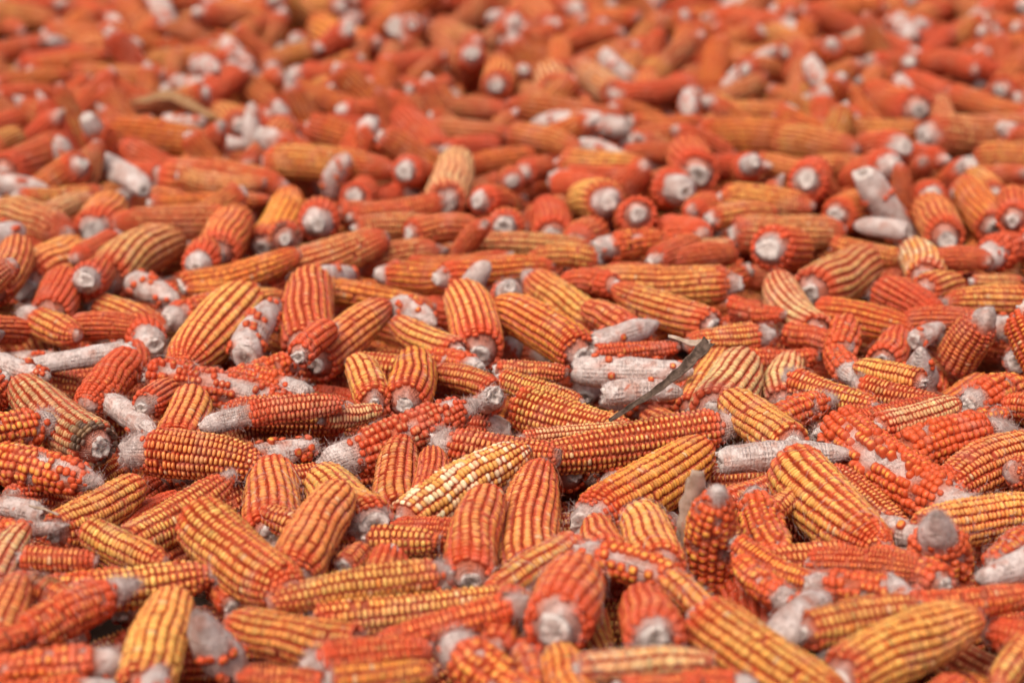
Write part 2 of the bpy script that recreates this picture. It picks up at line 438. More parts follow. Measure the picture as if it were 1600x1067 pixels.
def rim_geo(I, n, rng, wd=.00016):
    """frayed fibres round the snapped stalk end"""
    an = rng.uniform(0, 6.28, n); r = I['core'](0.0) * I['bf'] * rng.uniform(.55, 1.08, n)
    rad = np.stack([np.zeros(n), np.cos(an), np.sin(an)], 1)
    p = rad * r[:, None] + np.array([0, I['cy'](0.), I['cz'](0.)])
    d = rad * rng.uniform(.0, .8, (n, 1)) + np.array([-1, 0, 0]) * rng.uniform(.2, 1, (n, 1)) + rng.standard_normal((n, 3)) * .4
    d /= np.linalg.norm(d, axis=1)[:, None]; e = rng.standard_normal((n, 3)) * .6; ln = rng.uniform(.0015, .0048, (n, 1, 1))
    u = np.linspace(0, 1, 4)[None, :, None]
    P = p[:, None] + d[:, None] * ln * u + e[:, None] * ln * u * u
    side = np.cross(d, rng.standard_normal((n, 3))); side /= np.linalg.norm(side, axis=1)[:, None]
    return ribbons(P, side, wd * np.array([1, .8, .6, .4]))

# ------------------------------------------------------------------ the cobs one can pick out: base x y z (mm), yaw, pitch (deg), length, radius (mm), type, tone, bald butt, bald tip, patch | label
TABLE = """-381 2129 11 -164 -5 119 13.0 S - 0.9 0 0|bare white cob with hollow broken end and one orange kernel
-505 2095 12 -41 0 82 13.3 S - 0.45 0 0|patchy white cob lying across beside the hollow-ended bare white cob
-370 1896 -7 127 6 171 24.4 F pale 0 0 3|fat tan-striped cob with a dark mouldy end
-417 1928 6 -135 2 113 19.6 B - 0.151724 0 0|orange beaded cob with bald butt lying across beside the fat mouldy-ended tan cob
-455 1842 -1 -24 -1 115 19.9 B - 0 0.11 1|orange beaded cob lying across behind the short golden leaning cob
-303 1888 -4 91 2 138 22.2 F red 0 0.06 0|rosy striped cob tilted upright in front of the long dark red beaded cob
-378 1997 2 -57 -2 101 11.9 W - 0 0 0|bare white cob sloping up leftwards beside the fat mouldy-ended tan cob
-354 2066 6 -17 -6 158 20.9 B dark 0 0 1|long dark red beaded cob with grey bald patches
-380 2108 6 -98 -1 132 20.9 R - 0 0 0|plain orange cob tilted upright in front of the hollow-ended bare white cob
-214 2166 -10 -137 -1 102 16.0 B - 0.15 0 0|orange beaded cob with bald butt lying across in front of the upright tan chopped cob
-196 2044 -6 149 1 97 16.7 B - 0.28 0 0|orange beaded cob with bald butt lying across beside the long dark red beaded cob
-346 1887 -7 -15 -1 136 23.4 K red 0.167287 0 0|stout red cob with white bald butt and yellow rows
-281 1912 7 16 4 132 13.6 K dusty 0.33 0 0|dusty dotted cob lying across in front of the long dark red beaded cob
-247 1882 -14 29 1 81 15.5 S - 0 0 1|patchy white cob lying across beside the stout red white-butted cob
-375 1702 -12 60 4 113 19.2 F - 0 0 0|short striped golden cob leaning up beside a white stalk end
-310 1678 -12 53 11 126 18.0 K - 0 0.06 0|golden dotted cob sloping up rightwards in front of the stout red white-butted cob
-199 1715 -21 94 4 149 25.6 F red 0 0 0|rosy striped cob tilted upright beside the golden ragged-butted cob
-154 1670 -6 131 2 82 14.1 K red 0 0 0|red dotted cob sloping up leftwards just behind the rosy cob on its frayed butt
-249 1656 20 -55 -4 153 26.4 K - 0 0 0|broad cob with neat yellow dots and a chopped white top
-169 1570 1 80 5 164 22.6 F red 0.05 0 0|rosy striped cob standing on its white frayed butt
-341 1672 3 -38 -3 90 14.5 F - 0 0 0|golden striped cob sloping up leftwards behind the dotted cob with grey tip
-320 1559 -2 18 2 101 17.4 K - 0 0.0780831 0|short dotted cob with a grey pointed tip
-422 1681 -2 14 1 64 11.1 B - 0 0.443041 0|orange beaded cob with bald tip lying across beside the short golden leaning cob
-388 1722 -3 159 2 51 9.7 W - 0 0 0|small bare white cob lying across beside the short golden leaning cob
-382 1615 4 -8 1 62 10.6 K red 0 0 0|small red dotted cob lying across in front of the short golden leaning cob
-395 1576 -4 88 5 104 14.3 F pale 0 0 0|pale tan striped cob tilted upright in front of the short golden leaning cob
-295 1595 -7 -171 -1 76 13.2 B - 0.0860874 0 0|orange beaded cob lying across behind the dusty red long-tipped cob
-378 1575 0 -37 -1 70 12.1 R - 0 0 2|small plain orange cob lying across behind the dusty red long-tipped cob
-364 1452 2 93 7 103 14.2 K red 0 0 0|red dotted cob tilted upright beside the dusty red long-tipped cob
-351 1467 0 51 5 113 17.6 R - 0 0.25 0|blurred dusty red cob with a long grey tip
-380 1426 7 44 5 56 9.7 R - 0 0 0|small plain orange cob sloping up rightwards beside the dusty red long-tipped cob
-274 1436 1 -171 0 92 14.4 B - 0.2 0 0|orange beaded cob with bald butt lying across in front of the dusty red long-tipped cob
-257 1408 -13 87 8 131 22.2 F - 0 0 0|blurred upright cob with broad yellow stripes
-236 1329 -7 95 9 89 17.0 S - 0 0.328008 0|patchy white cob tilted upright in front of the blurred broad-striped upright cob
-201 1478 -25 -129 58 68 18.8 S - 0 0.4 0|patchy white cob tilted upright beside the blurred broad-striped upright cob
-108 1466 -4 156 0 111 19.1 F - 0 0 0|golden striped cob lying across beside the long slim dotted cob
-144 1418 4 16 2 92 15.9 R - 0.126506 0 0|plain orange cob lying across in front of the cob beneath the slim dotted one
-128 1398 0 170 1 64 11.0 R - 0 0 0|plain orange cob lying across beside the blurred broad-striped upright cob
-214 1571 -18 114 6 49 10.6 R - 0 0 0|small plain orange cob sloping up leftwards beside the dotted cob with grey tip
-101 1986 3 89 0 144 23.3 K orange 0 0 0|orange dotted cob tilted upright behind the dusty beaded two-ended cob
-89 2130 -12 156 0 87 15.0 K - 0 0 0|golden dotted cob lying across in front of the upright red fine-dotted cob
-129 1984 4 102 1 120 18.7 F - 0 0 0|golden striped cob sloping up leftwards behind the dusty beaded two-ended cob
-16 2046 -4 136 1 84 14.5 F red 0 0 0|rosy striped cob sloping up leftwards in front of the rosy wavy-rowed cob
-32 2098 0 133 -8 106 18.2 B - 0.137931 0 0|orange beaded cob with bald butt lying across in front of the rosy wavy-rowed cob
-16 1971 17 103 -24 81 13.0 S - 0.5 0 0|small patchy white cob facing forward beside the thick small-kernelled golden cob
-171 1893 -24 23 15 161 22.9 B dusty 0.2 0.1 0|long dusty beaded cob with two bald white ends
-176 1953 1 27 0 62 10.7 F pale 0 0 0|small pale tan striped cob lying across behind the dusty beaded two-ended cob
6 2025 -11 -41 -1 143 24.7 K - 0 0 0|thick golden cob of small kernels in front of the white beaded cob
-12 2066 2 -29 -6 93 13.2 F - 0 0 0|golden striped cob lying across behind the thick small-kernelled golden cob
-16 2100 0 -8 1 72 12.4 F red 0 0 0|rosy striped cob lying across in front of the orange twisted-row cob
62 2106 -2 -8 2 117 19.2 S - 0.15 0 0|white cob dotted with loose orange kernels behind the brown leaf
88 2023 1 8 -1 76 12.3 W - 0.1 0 0|bare white cob directly under the brown leaf
-70 1889 2 -18 -1 118 20.3 K red 0.144019 0 0|red dotted cob with bald butt lying across behind the cream-and-yellow cob
8 1902 0 15 1 112 7.3 F pale 0 0 0|pale tan striped cob lying across just in front of the thick small-kernelled golden cob
200 1933 2 -164 -5 192 20.7 K - 0.06 0 0|very long dotted cob lying across the middle
58 1734 -18 55 3 204 27.8 F orange 0.08 0 0|large golden-orange cob with fine rows in the centre
-91 1731 -16 48 9 157 22.5 P - 0 0 0|cob mixing cream and yellow kernels
-93 1762 -22 92 8 143 23.0 K red 0 0 0|red dotted cob tilted upright beside the golden ragged-butted cob
-32 1592 -7 84 5 155 21.1 K red 0 0 0|narrow upright cob of the middle pair
18 1615 -14 88 4 215 27.4 K red 0 0 0|wide upright cob of the middle pair with grey hairy tip
-112 1712 -9 111 -3 158 25.4 F - 0.05 0 0|golden cob showing its ragged white butt to the viewer
-118 1677 -6 -8 1 61 12.9 K - 0 0 0|golden dotted cob lying across beside the narrow upright middle cob
-132 1623 -7 72 -3 43 10.9 K red 0 0 0|small red dotted cob sloping up rightwards behind the long slim dotted cob
-48 1554 18 -164 -4 137 13.6 K - 0.06 0 0|long slim dotted cob with frayed white butt
-148 1509 -3 15 1 169 16.1 K - 0 0 0|long dotted cob beneath the slim dotted one
51 1640 5 -130 -4 110 15.0 F - 0 0 0|golden striped cob sloping up rightwards behind the cob with grey-centred butt
74 1621 3 93 -8 114 18.4 F red 0 0 0|rosy striped cob tilted upright behind the white-backed beaded cob
116 1599 -1 94 -2 136 22.0 F - 0 0 0|golden striped cob tilted upright behind the white-backed beaded cob
51 1620 5 -32 -3 103 16.7 B - 0.2 0 1|cob with a white bald back and orange beads
30 1447 19 82 -8 158 27.0 R - 0.03 0 0|cob facing the viewer with a round grey-centred butt
99 1420 24 91 -12 144 23.2 R - 0.04 0 0|cob facing the viewer with a white starry butt
9 1489 21 -162 -9 114 13.1 R - 0.1 0 0|plain orange cob lying across just in front of the cob beneath the slim dotted one
-12 1459 -3 82 7 88 14.2 R - 0 0 2|plain orange cob tilted upright behind the blurred big-white-butted cob
-45 1462 3 -52 -6 120 20.7 B - 0.204729 0 0|blurred cob with a large white butt at the bottom edge
20 1410 -13 103 7 71 12.2 R - 0 0 0|small plain orange cob tilted upright beside the blurred big-white-butted cob
52 1343 0 101 3 105 18.1 F orange 0 0 0|orange striped cob tilted upright beside the blurred big-white-butted cob
44 1381 21 14 -3 97 11.7 F pale 0 0 0|pale tan striped cob lying across in front of the cob with starry butt
-125 1400 3 9 1 74 11.8 F orange 0 0 0|orange striped cob lying across beside the blurred big-white-butted cob
72 1364 15 9 0 58 9.2 R - 0 0 0|small plain orange cob lying across in front of the cob with starry butt
174 2053 -29 73 6 152 21.7 K - 0 0 0|golden dotted cob sloping up rightwards beside the tan-ribbed leaning cob
189 1972 -2 75 1 170 28.8 F pale 0 0 0|wide tan-ribbed cob of the leaning pair beside the brown leaf
262 2054 -21 79 1 146 21.7 F pale 0 0 0|pale tan striped cob tilted upright beside the tan-ribbed leaning cob
247 1853 9 111 2 133 21.8 F - 0 0 0|curved golden cob resting in front of the leaning pair
237 1943 -1 45 1 99 17.2 B - 0 0.159275 0|orange beaded cob sloping up rightwards beside the curved golden cob by the leaning pair
268 2076 1 -48 -1 113 15.4 K - 0.08 0 0|golden dotted cob sloping up leftwards beside the curved golden cob by the leaning pair
278 1907 -3 62 -6 110 18.9 B - 0.193103 0 0|orange beaded cob with bald butt sloping up rightwards behind the smooth bare white cob
238 2195 -19 13 -2 82 14.2 R - 0 0 0|plain orange cob lying across in front of the pale curved wide-ribbed cob
336 2065 2 98 0 99 17.1 B - 0.3 0 0|orange beaded cob with bald butt tilted upright beside the white pointed standing cob
390 2015 15 133 -2 83 14.4 F - 0 0 0|golden striped cob lying across beside the white pointed standing cob
330 2040 5 -36 -1 95 16.3 K red 0.0640921 0 0|red dotted cob lying across just in front of the white pointed standing cob
408 2104 -28 -109 58 73 21.3 S - 0 0.45 0|white pointed cob with few orange kernels standing up
429 1998 -3 53 -8 121 20.8 B - 0.110345 0 0|orange beaded cob lying across beside the white pointed standing cob
511 1938 11 119 -13 93 16.1 R - 0 0 0|plain orange cob lying across behind the plump red beaded cob
327 1897 11 37 1 108 15.7 F pale 0 0 0|smooth tan cob lying across behind the beaded cobs
316 1947 -1 17 7 94 11.7 R - 0 0 0|plain orange cob lying across beside the smooth tan cob
401 1935 1 26 1 68 9.5 B - 0 0 0|small orange beaded cob lying across just behind the plump red beaded cob
344 1865 -6 31 1 138 23.7 B - 0 0.260467 0|plump red beaded cob with white bald tip
293 1914 6 -63 -3 220 27.7 B - 0 0.2 1|long shaggy beaded cob sloping down to a white tip
473 1904 -16 -136 -2 147 25.3 K red 0 0 0|red dotted cob sloping up rightwards in front of the plump red beaded cob
182 1832 4 9 0 117 13.1 W - 0 0 0|smooth white bare cob with two stray kernels
241 1815 7 -72 -4 176 30.4 F - 0.0191916 0 0|very fat glossy golden cob at the edge of the dark hollow
295 1718 -9 -51 4 73 14.0 S - 0 0 0|small patchy white cob lying across beside the white cone-tipped beaded cob
328 1680 -4 25 2 125 21.6 F - 0 0 0|golden striped cob lying across behind the white cone-tipped beaded cob
420 1688 -8 -124 4 85 14.7 B orange 0 0 0|bright orange beaded cob sloping up rightwards just behind the grey bare one-kernel cob
180 1776 -14 39 2 80 13.8 F red 0 0 0|rosy striped cob lying across in front of the smooth bare white cob
214 1728 -4 57 3 47 10.5 K - 0 0 0|small golden dotted cob sloping up rightwards beside the very fat glossy golden cob
344 1649 -28 -112 56 89 25.9 B - 0 0.38 0|big beaded cob with a tall white bald cone tip
327 1564 3 120 -6 93 16.0 B orange 0 0 0|bright orange beaded cob sloping up leftwards beside the dark hollow
295 1501 7 100 6 62 11.9 S - 0 0.42582 0|small patchy white cob tilted upright in front of the dark hollow
404 1618 3 -144 -3 60 11.6 W - 0 0 0|grey bare cob with a single orange kernel
157 1667 -56 -83 73 116 22.7 B - 0 0.06 0|cob standing bolt upright with loose red beads
207 1621 -8 92 5 134 21.3 B - 0 0.07 0|orange beaded cob tilted upright beside the bolt upright beaded cob
176 1637 7 -48 -4 91 11.5 F orange 0 0 0|orange striped cob sloping up leftwards beside the bolt upright beaded cob
209 1546 -3 118 5 76 13.1 B - 0.14 0 0|orange beaded cob sloping up leftwards in front of the bolt upright beaded cob
195 1614 -3 21 1 78 13.5 K red 0 0 0|red dotted cob lying across beside the dark hollow
225 1569 1 -15 -2 85 14.7 B - 0.145385 0 0|orange beaded cob with bald butt lying across in front of the dark hollow
189 1474 -5 59 2 92 17.7 S - 0.5 0 0|patchy white cob sloping up rightwards behind the blurred chubby yellow cob
207 1453 15 23 3 95 15.5 K - 0 0 0|golden dotted cob lying across beside the large blurred golden cob
287 1497 15 15 0 107 12.5 R - 0 0 0|plain orange cob lying across in front of the grey bare one-kernel cob
225 1403 0 36 5 140 24.2 F - 0 0 0|large blurred golden cob with white butt at the lower edge
350 1514 -11 -47 13 82 14.1 R - 0.103448 0 0|plain orange cob lying across beside the large blurred golden cob
135 1483 12 -52 -6 149 25.7 F - 0.0227017 0 0|blurred chubby cob with short yellow kernels at the lower edge
163 1379 10 172 0 54 9.3 R - 0.219857 0 0|small plain orange cob lying across in front of the blurred chubby yellow cob
117 1561 8 -61 -6 69 11.9 F - 0 0 0|small golden striped cob sloping up leftwards beside the cob with starry butt
372 1464 3 -122 -7 70 12.0 K - 0 0 0|small golden dotted cob sloping up rightwards beside the large blurred golden cob
-644 2810 2 29 -2 121 16.4 F - 0.1 0 0|golden striped cob lying across behind the long brown-tan edge cob
-481 2853 4 122 -3 118 12.8 W - 0 0 0|bare white cob sloping up leftwards behind the brown-tan cob by the pink one
-592 2737 -4 67 0 113 16.1 F pale 0 0 0|pale tan striped cob sloping up rightwards beside the pink forward-facing cob
-516 2679 -8 91 0 162 30.4 F red 0.05 0 0|pinkish striped cob facing forward with hollow pale butt
-645 2751 -8 -47 2 160 26.9 F tan 0 0 0|long brown-tan cob running in from the edge
-356 2717 -5 -172 1 140 24.2 F tan 0 0 0|brown-tan cob lying across beside the forward facing pink one
-467 2805 -3 14 -1 157 13.3 F orange 0 0 0|orange striped cob lying across just behind the brown-tan cob by the pink one
-442 2904 11 -15 -1 123 15.1 F tan 0 0 0|brownish striped cob lying across behind the brown-tan cob by the pink one
-309 2673 -28 84 8 193 27.6 F orange 0 0 0|slim golden cob tilted upright among lying ones
-347 2558 -6 87 3 161 27.8 F red 0 0 0|rosy striped cob tilted upright beside the slim golden upright cob
-355 2433 14 94 -6 139 22.5 R - 0.15 0 0|plain orange cob facing forward in front of the brown-tan cob by the pink one
-555 2445 -14 82 -2 195 33.7 F red 0 0 0|rosy striped cob tilted upright in front of the long brown-tan edge cob
-493 2289 -2 95 -1 162 23.9 R - 0 0.06 0|plain orange cob tilted upright beside the short white kernel-rowed cob
-461 2332 27 91 -9 134 21.6 R - 0.15 0 0|plain orange cob with bald butt facing forward beside the short white kernel-rowed cob
-464 2453 -13 75 -2 219 31.1 F tan 0 0 0|brownish striped cob sloping up rightwards just behind the short white kernel-rowed cob
-426 2429 -3 -52 1 99 19.0 S - 0.25 0 0|short white cob with a row of orange kernels
-563 2326 15 91 5 160 22.9 K red 0 0 0|red dotted cob tilted upright in front of the long brown-tan edge cob
-523 2291 3 -48 0 114 18.0 K - 0.25 0 0|golden dotted cob with bald butt sloping up leftwards behind the hollow-ended bare white cob
-463 2373 -16 -41 0 123 18.6 F - 0.12 0 0|golden striped cob with bald butt lying across in front of the short white kernel-rowed cob
-363 2173 3 107 -8 133 21.5 R - 0.25 0 0|plain orange cob with bald butt facing forward beside the upright tan chopped cob
-371 2099 1 99 0 94 12.6 R - 0 0 0|small plain orange cob tilted upright beside the hollow-ended bare white cob
-290 2340 0 -99 0 238 32.0 F - 0 0 0|upright tan-striped cob with a flat chopped end
-268 2138 2 83 5 153 21.2 S - 0 0 0|patchy white cob tilted upright beside the upright tan chopped cob
-213 2210 -16 93 6 207 29.5 K red 0 0 0|upright red cob with fine dotted rows and white top
-371 2420 -4 18 11 140 18.1 F orange 0 0 0|orange striped cob sloping up rightwards in front of the slim golden upright cob
-292 2466 -16 34 10 177 25.2 F tan 0 0 0|brownish striped cob sloping up rightwards in front of the slim golden upright cob
-365 2402 -4 14 -1 84 10.2 F orange 0 0 0|orange striped cob lying across beside the short white kernel-rowed cob
-328 2344 3 12 0 81 12.5 F - 0 0 0|golden striped cob lying across beside the upright red fine-dotted cob
-371 2303 -8 60 -2 123 21.1 B - 0.137931 0 0|orange beaded cob with bald butt sloping up rightwards beside the short white kernel-rowed cob
-267 2556 15 97 -14 128 20.7 R dark 0 0 3|dark red cob facing forward just in front of the slim golden upright cob
-235 2625 15 96 -10 160 27.0 R - 0.1 0 0|plain orange cob facing forward beside the slim golden upright cob
-217 2428 3 68 -12 89 17.0 S - 0 0 0|patchy white cob lying across behind the upright red fine-dotted cob
-209 2091 17 74 0 106 14.9 R - 0 0.2 0|plain orange cob sloping up rightwards just in front of the upright red fine-dotted cob
-199 2163 -15 67 7 167 23.9 K red 0 0 0|red dotted cob sloping up rightwards beside the upright red fine-dotted cob
-86 2826 -8 86 5 209 29.8 F pale 0 0 0|pale tan striped cob tilted upright behind the long red grey-tipped cob
-221 2761 -6 16 4 153 20.4 K red 0 0.1 0|long red cob with grey tip lying behind the upright ones
-44 2737 16 72 -15 127 20.5 R - 0.08 0 0|plain orange cob facing forward beside the long red grey-tipped cob
-193 2658 -1 18 -1 106 18.3 F tan 0 0 0|brownish striped cob lying across just in front of the long red grey-tipped cob
-125 2630 2 40 -5 114 19.7 F red 0 0 0|rosy striped cob lying across beside the long red grey-tipped cob
-9 2620 14 88 -11 149 24.1 R - 0.05 0 0|plain orange cob facing forward behind the grey-white pointed bare cob
48 2636 -4 92 -1 191 27.3 R dark 0 0 0|dark red cob tilted upright behind the grey-white pointed bare cob
120 2706 22 103 -12 159 27.7 F - 0.1 0 0|golden striped cob facing forward behind the white-pointed golden cob
154 2656 20 88 -16 160 25.8 R - 0 0 0|plain orange cob facing forward behind the even-rowed golden cob
102 2714 -18 -101 11 146 25.2 R - 0.103448 0 0|plain orange cob sloping up rightwards behind the white-pointed golden cob
97 2568 0 24 -1 111 19.1 B - 0.19904 0 0|orange beaded cob with bald butt lying across behind the even-rowed golden cob
-51 2590 0 -14 2 151 16.3 F tan 0 0 0|brownish striped cob lying across behind the grey-white pointed bare cob
100 2530 -3 -172 2 85 14.7 F - 0 0 0|golden striped cob lying across behind the white-pointed golden cob
-85 2423 3 26 -1 148 19.5 F orange 0.05 0 0|orange striped cob lying across beside the grey-white pointed bare cob
-48 2418 -19 -39 60 55 14.3 W - 0 0 0|grey-white pointed bare tip sticking up
-155 2501 -13 -21 3 114 19.7 F orange 0.103448 0 0|orange striped cob lying across behind the rosy wavy-rowed cob
-219 2421 -7 -16 -5 140 16.6 F orange 0 0 0|orange striped cob lying across beside the upright red fine-dotted cob
-32 2171 -6 98 4 194 27.8 F red 0 0 0|rosy cob with wavy rows tilted upright
-124 2343 -8 -64 5 96 18.4 S - 0.384615 0 0|patchy white cob sloping up leftwards beside the rosy wavy-rowed cob
-53 2156 1 122 0 133 17.7 F - 0 0 0|golden striped cob sloping up leftwards beside the rosy wavy-rowed cob
-2 2325 21 106 -38 65 21.2 R - 0.3 0 0|plain orange cob tilted upright just in front of the grey-white pointed bare cob
71 2153 -3 118 0 190 25.1 F orange 0 0 0|orange cob with wavy twisted rows
102 2303 -31 121 11 177 25.3 F - 0 0.15 0|golden cob with white pointed tip behind the wavy one
123 2222 1 115 -1 105 18.2 K red 0 0 0|red dotted cob sloping up leftwards beside the white-pointed golden cob
212 2259 -3 130 3 155 22.2 F - 0 0 0|golden cob with even rows behind the brown leaf
256 2422 -2 172 -1 183 24.5 F - 0.07 0 0|golden striped cob lying across just behind the even-rowed golden cob
115 2380 7 135 -10 89 15.4 R - 0 0 0|plain orange cob lying across just behind the white-pointed golden cob
83 2165 7 47 0 103 15.3 S - 0 0.3 0|patchy white cob sloping up rightwards in front of the even-rowed golden cob
82 2149 3 14 -1 91 10.4 R - 0 0 0|plain orange cob lying across just behind the white loosely dotted cob
187 2715 -14 -71 11 130 22.5 R - 0.0689655 0 0|plain orange cob lying across beside the white cratered-butt cob
222 2799 14 105 -14 161 28.6 R - 0.25 0 0|plain orange cob with bald butt facing forward beside the white cratered-butt cob
52 2943 -2 11 -1 130 20.1 R - 0.15 0 0|plain orange cob with bald butt lying across behind the grey-white pointed bare cob
-202 2800 7 88 -6 140 22.5 R red 0 0 0|bright pinkish red cob tilted upright beside the long red grey-tipped cob
-204 2726 -2 23 -1 84 14.4 R - 0 0 0|plain orange cob lying across just in front of the long red grey-tipped cob
268 2792 6 -28 2 126 21.8 F - 0.0389629 0 0|golden striped cob lying across behind the white cratered-butt cob
254 2818 -10 -104 12 135 23.3 R - 0 0 0|plain orange cob sloping up rightwards behind the white cratered-butt cob
241 2680 6 31 -2 106 17.1 F - 0.05 0 0|golden striped cob lying across behind the diagonal brown-tan ribbed cob
370 2748 42 71 -20 156 28.0 R - 0.04 0 0|plain orange cob facing forward behind the small blurred bare white cob
268 2656 -7 12 -1 147 25.3 F tan 0 0 0|brownish striped cob lying across just behind the white cratered-butt cob
405 2727 1 55 -3 144 24.9 F orange 0 0 0|orange striped cob sloping up rightwards just behind the small blurred bare white cob
481 2645 1 144 -2 72 13.1 W - 0 0 0|small bare white cob lying across in the blurred part
533 2768 15 81 -12 147 23.8 R - 0.05 0 0|plain orange cob facing forward behind the ragged grey-brown-butted cob
522 2607 0 89 0 160 26.8 F red 0 0 0|rosy striped cob tilted upright beside the small blurred bare white cob
602 2706 -11 92 6 185 26.4 F orange 0 0 0|orange striped cob tilted upright behind the ragged grey-brown-butted cob
599 2602 26 79 -3 169 22.5 R - 0 0 0|plain orange cob sloping up rightwards behind the ragged grey-brown-butted cob
538 2466 12 63 -9 138 23.8 B dark 0.206897 0 3|cob with a ragged grey-brown butt facing forward
619 2563 14 80 -20 146 23.6 R - 0.04 0 0|plain orange cob facing forward beside the ragged grey-brown-butted cob
465 2428 1 86 -2 161 25.2 P - 0 0 0|pale yellow ribbed cob tilted upright
391 2646 -18 -34 1 106 16.6 K - 0 0 0|golden dotted cob lying across just in front of the small blurred bare white cob
332 2402 -8 60 -1 183 31.5 F tan 0 0 0|brown-tan ribbed cob lying diagonally behind the pale curved one
294 2487 21 68 -15 160 28.3 R - 0.03 0 0|cob showing a big white cratered butt
324 2263 -13 98 5 175 25.0 F pale 0 0 0|pale curved cob with wide smooth ribs
333 2345 -14 -38 0 129 22.2 F orange 0 0 0|orange striped cob lying across beside the pale curved wide-ribbed cob
411 2406 -9 -70 1 138 23.8 R dark 0.0779791 0 0|dark red cob sloping up leftwards in front of the pale yellow ribbed cob
448 2353 10 59 -11 111 19.2 K - 0 0 0|golden dotted cob lying across just in front of the pale yellow ribbed cob
516 2423 0 8 0 61 9.0 F tan 0 0 0|small brownish striped cob lying across just in front of the ragged grey-brown-butted cob
567 2354 -1 -171 0 108 18.7 F - 0 0.09 0|golden striped cob lying across behind the dark red standing cob
411 2190 2 54 0 75 13.0 S - 0 0.4 0|patchy white cob sloping up rightwards beside the dark red standing cob
458 2215 -33 -48 58 86 23.5 K dark 0 0.2 0|dark red pointed cob standing up
506 2278 -13 -55 14 94 18.0 S - 0 0 0|patchy white cob lying across beside the dark red standing cob
501 2113 4 70 -14 83 16.1 S - 0.230769 0 0|small patchy white cob lying across beside the dark red standing cob
371 2144 -4 72 0 109 18.9 R - 0 0 0|plain orange cob sloping up rightwards behind the white pointed standing cob
330 2151 0 79 0 114 17.7 B - 0 0.2 0|orange beaded cob sloping up rightwards in front of the pale curved wide-ribbed cob
292 2282 -17 -51 2 84 14.5 R - 0 0 0|plain orange cob sloping up leftwards just in front of the pale curved wide-ribbed cob
272 2241 -5 -156 0 103 17.8 F - 0.160182 0 0|golden striped cob with bald butt lying across beside the pale curved wide-ribbed cob
236 2337 0 -42 1 74 12.3 R - 0 0 0|plain orange cob lying across beside the pale curved wide-ribbed cob
193 2559 -4 32 -1 87 15.0 F pale 0 0 0|pale tan striped cob lying across beside the white cratered-butt cob
-596 3203 6 -16 -4 197 27.2 F orange 0 0 0|clean orange cob lying alone across, far back
-479 2990 -14 -27 2 201 34.6 F red 0.049414 0 0|rosy striped cob lying across behind the brown-tan cob by the pink one
-479 2986 -4 136 -3 96 16.5 R - 0 0 0|plain orange cob lying across in front of the clean orange far cob
-491 2941 -18 148 16 128 15.2 W - 0 0 0|bare white cob sloping up leftwards behind the pink forward-facing cob
-610 3061 -32 -129 67 73 19.0 S - 0 0 0|patchy white cob tilted upright behind the pink forward-facing cob
-689 2963 0 79 0 218 31.1 R - 0 0 0|plain orange cob sloping up rightwards behind the long brown-tan edge cob
-324 3290 -36 -141 68 82 20.4 S - 0 0 0|white bare cob standing up with one orange kernel, far back
-382 3238 -38 90 83 81 14.1 W - 0 0 0|bare white cob tilted upright beside the white standing far cob
-343 3049 -3 -23 2 201 25.9 F - 0.04 0 0|golden striped cob lying across in front of the white standing far cob
-246 2968 -28 -53 55 74 20.8 S - 0 0 0|patchy white cob tilted upright behind the long red grey-tipped cob
-142 2884 21 75 -18 143 23.1 R - 0.05 0 0|plain orange cob facing forward behind the long red grey-tipped cob
-108 3127 -15 108 7 211 30.1 R dark 0 0 0|dark red cob sloping up leftwards behind the long red grey-tipped cob
-293 3171 23 -19 -12 173 24.5 F orange 0 0 0|orange striped cob sloping up leftwards beside the white standing far cob
-353 3537 6 -40 -5 151 21.6 F orange 0 0 0|orange striped cob sloping up leftwards beside the clean orange far cob
-401 3244 8 109 -5 178 23.3 F - 0 0 0|golden striped cob sloping up leftwards beside the white standing far cob
-267 3382 2 31 -3 107 18.5 R - 0.0913485 0 0|plain orange cob lying across beside the white standing far cob
-179 3452 0 -15 0 185 18.6 F tan 0 0 0|brownish striped cob lying across behind the long red grey-tipped cob
-118 3275 -5 -30 3 136 20.2 F tan 0 0 0|brownish striped cob lying across beside the white standing far cob
-65 3711 34 92 -32 162 26.2 R - 0.08 0 0|plain orange cob facing forward beside the white standing far cob
-26 3545 10 90 -1 197 28.1 F - 0 0 0|golden striped cob tilted upright beside the white standing far cob
-773 3961 -8 -44 5 187 27.0 F - 0.05 0 0|golden striped cob lying across beside the white standing far cob
-841 3598 -1 37 1 138 19.7 F orange 0 0 0|orange striped cob lying across beside the clean orange far cob
-814 3489 3 32 -3 102 16.3 R - 0 0 0|plain orange cob lying across beside the clean orange far cob
-736 3741 -5 -29 3 183 22.8 F - 0 0 0|golden striped cob lying across behind the clean orange far cob
-375 3722 -3 -8 2 162 22.9 R - 0.15 0 0|plain orange cob with bald butt lying across behind the white standing far cob
-221 3769 2 51 -2 165 23.6 R - 0 0 0|plain orange cob sloping up rightwards beside the white standing far cob
-167 3563 1 55 -1 117 16.7 R - 0 0 0|plain orange cob sloping up rightwards behind the long red grey-tipped cob
-365 4205 -1 -59 1 242 34.6 F orange 0 0 0|orange striped cob sloping up leftwards behind the white standing far cob
-215 4075 17 74 -8 194 25.6 S - 0 0 0|patchy white cob sloping up rightwards behind the white standing far cob
-280 4435 -11 -56 4 210 30.0 F orange 0 0 0|orange striped cob sloping up leftwards behind the long red grey-tipped cob
-135 4197 -8 -72 4 241 34.5 F tan 0 0 0|brownish striped cob sloping up leftwards behind the white standing far cob
-591 4405 -12 -44 6 193 33.3 F orange 0 0 0|orange striped cob lying across behind the white standing far cob
-526 3357 -11 -49 10 107 20.7 S - 0 0 0|patchy white cob lying across just behind the clean orange far cob
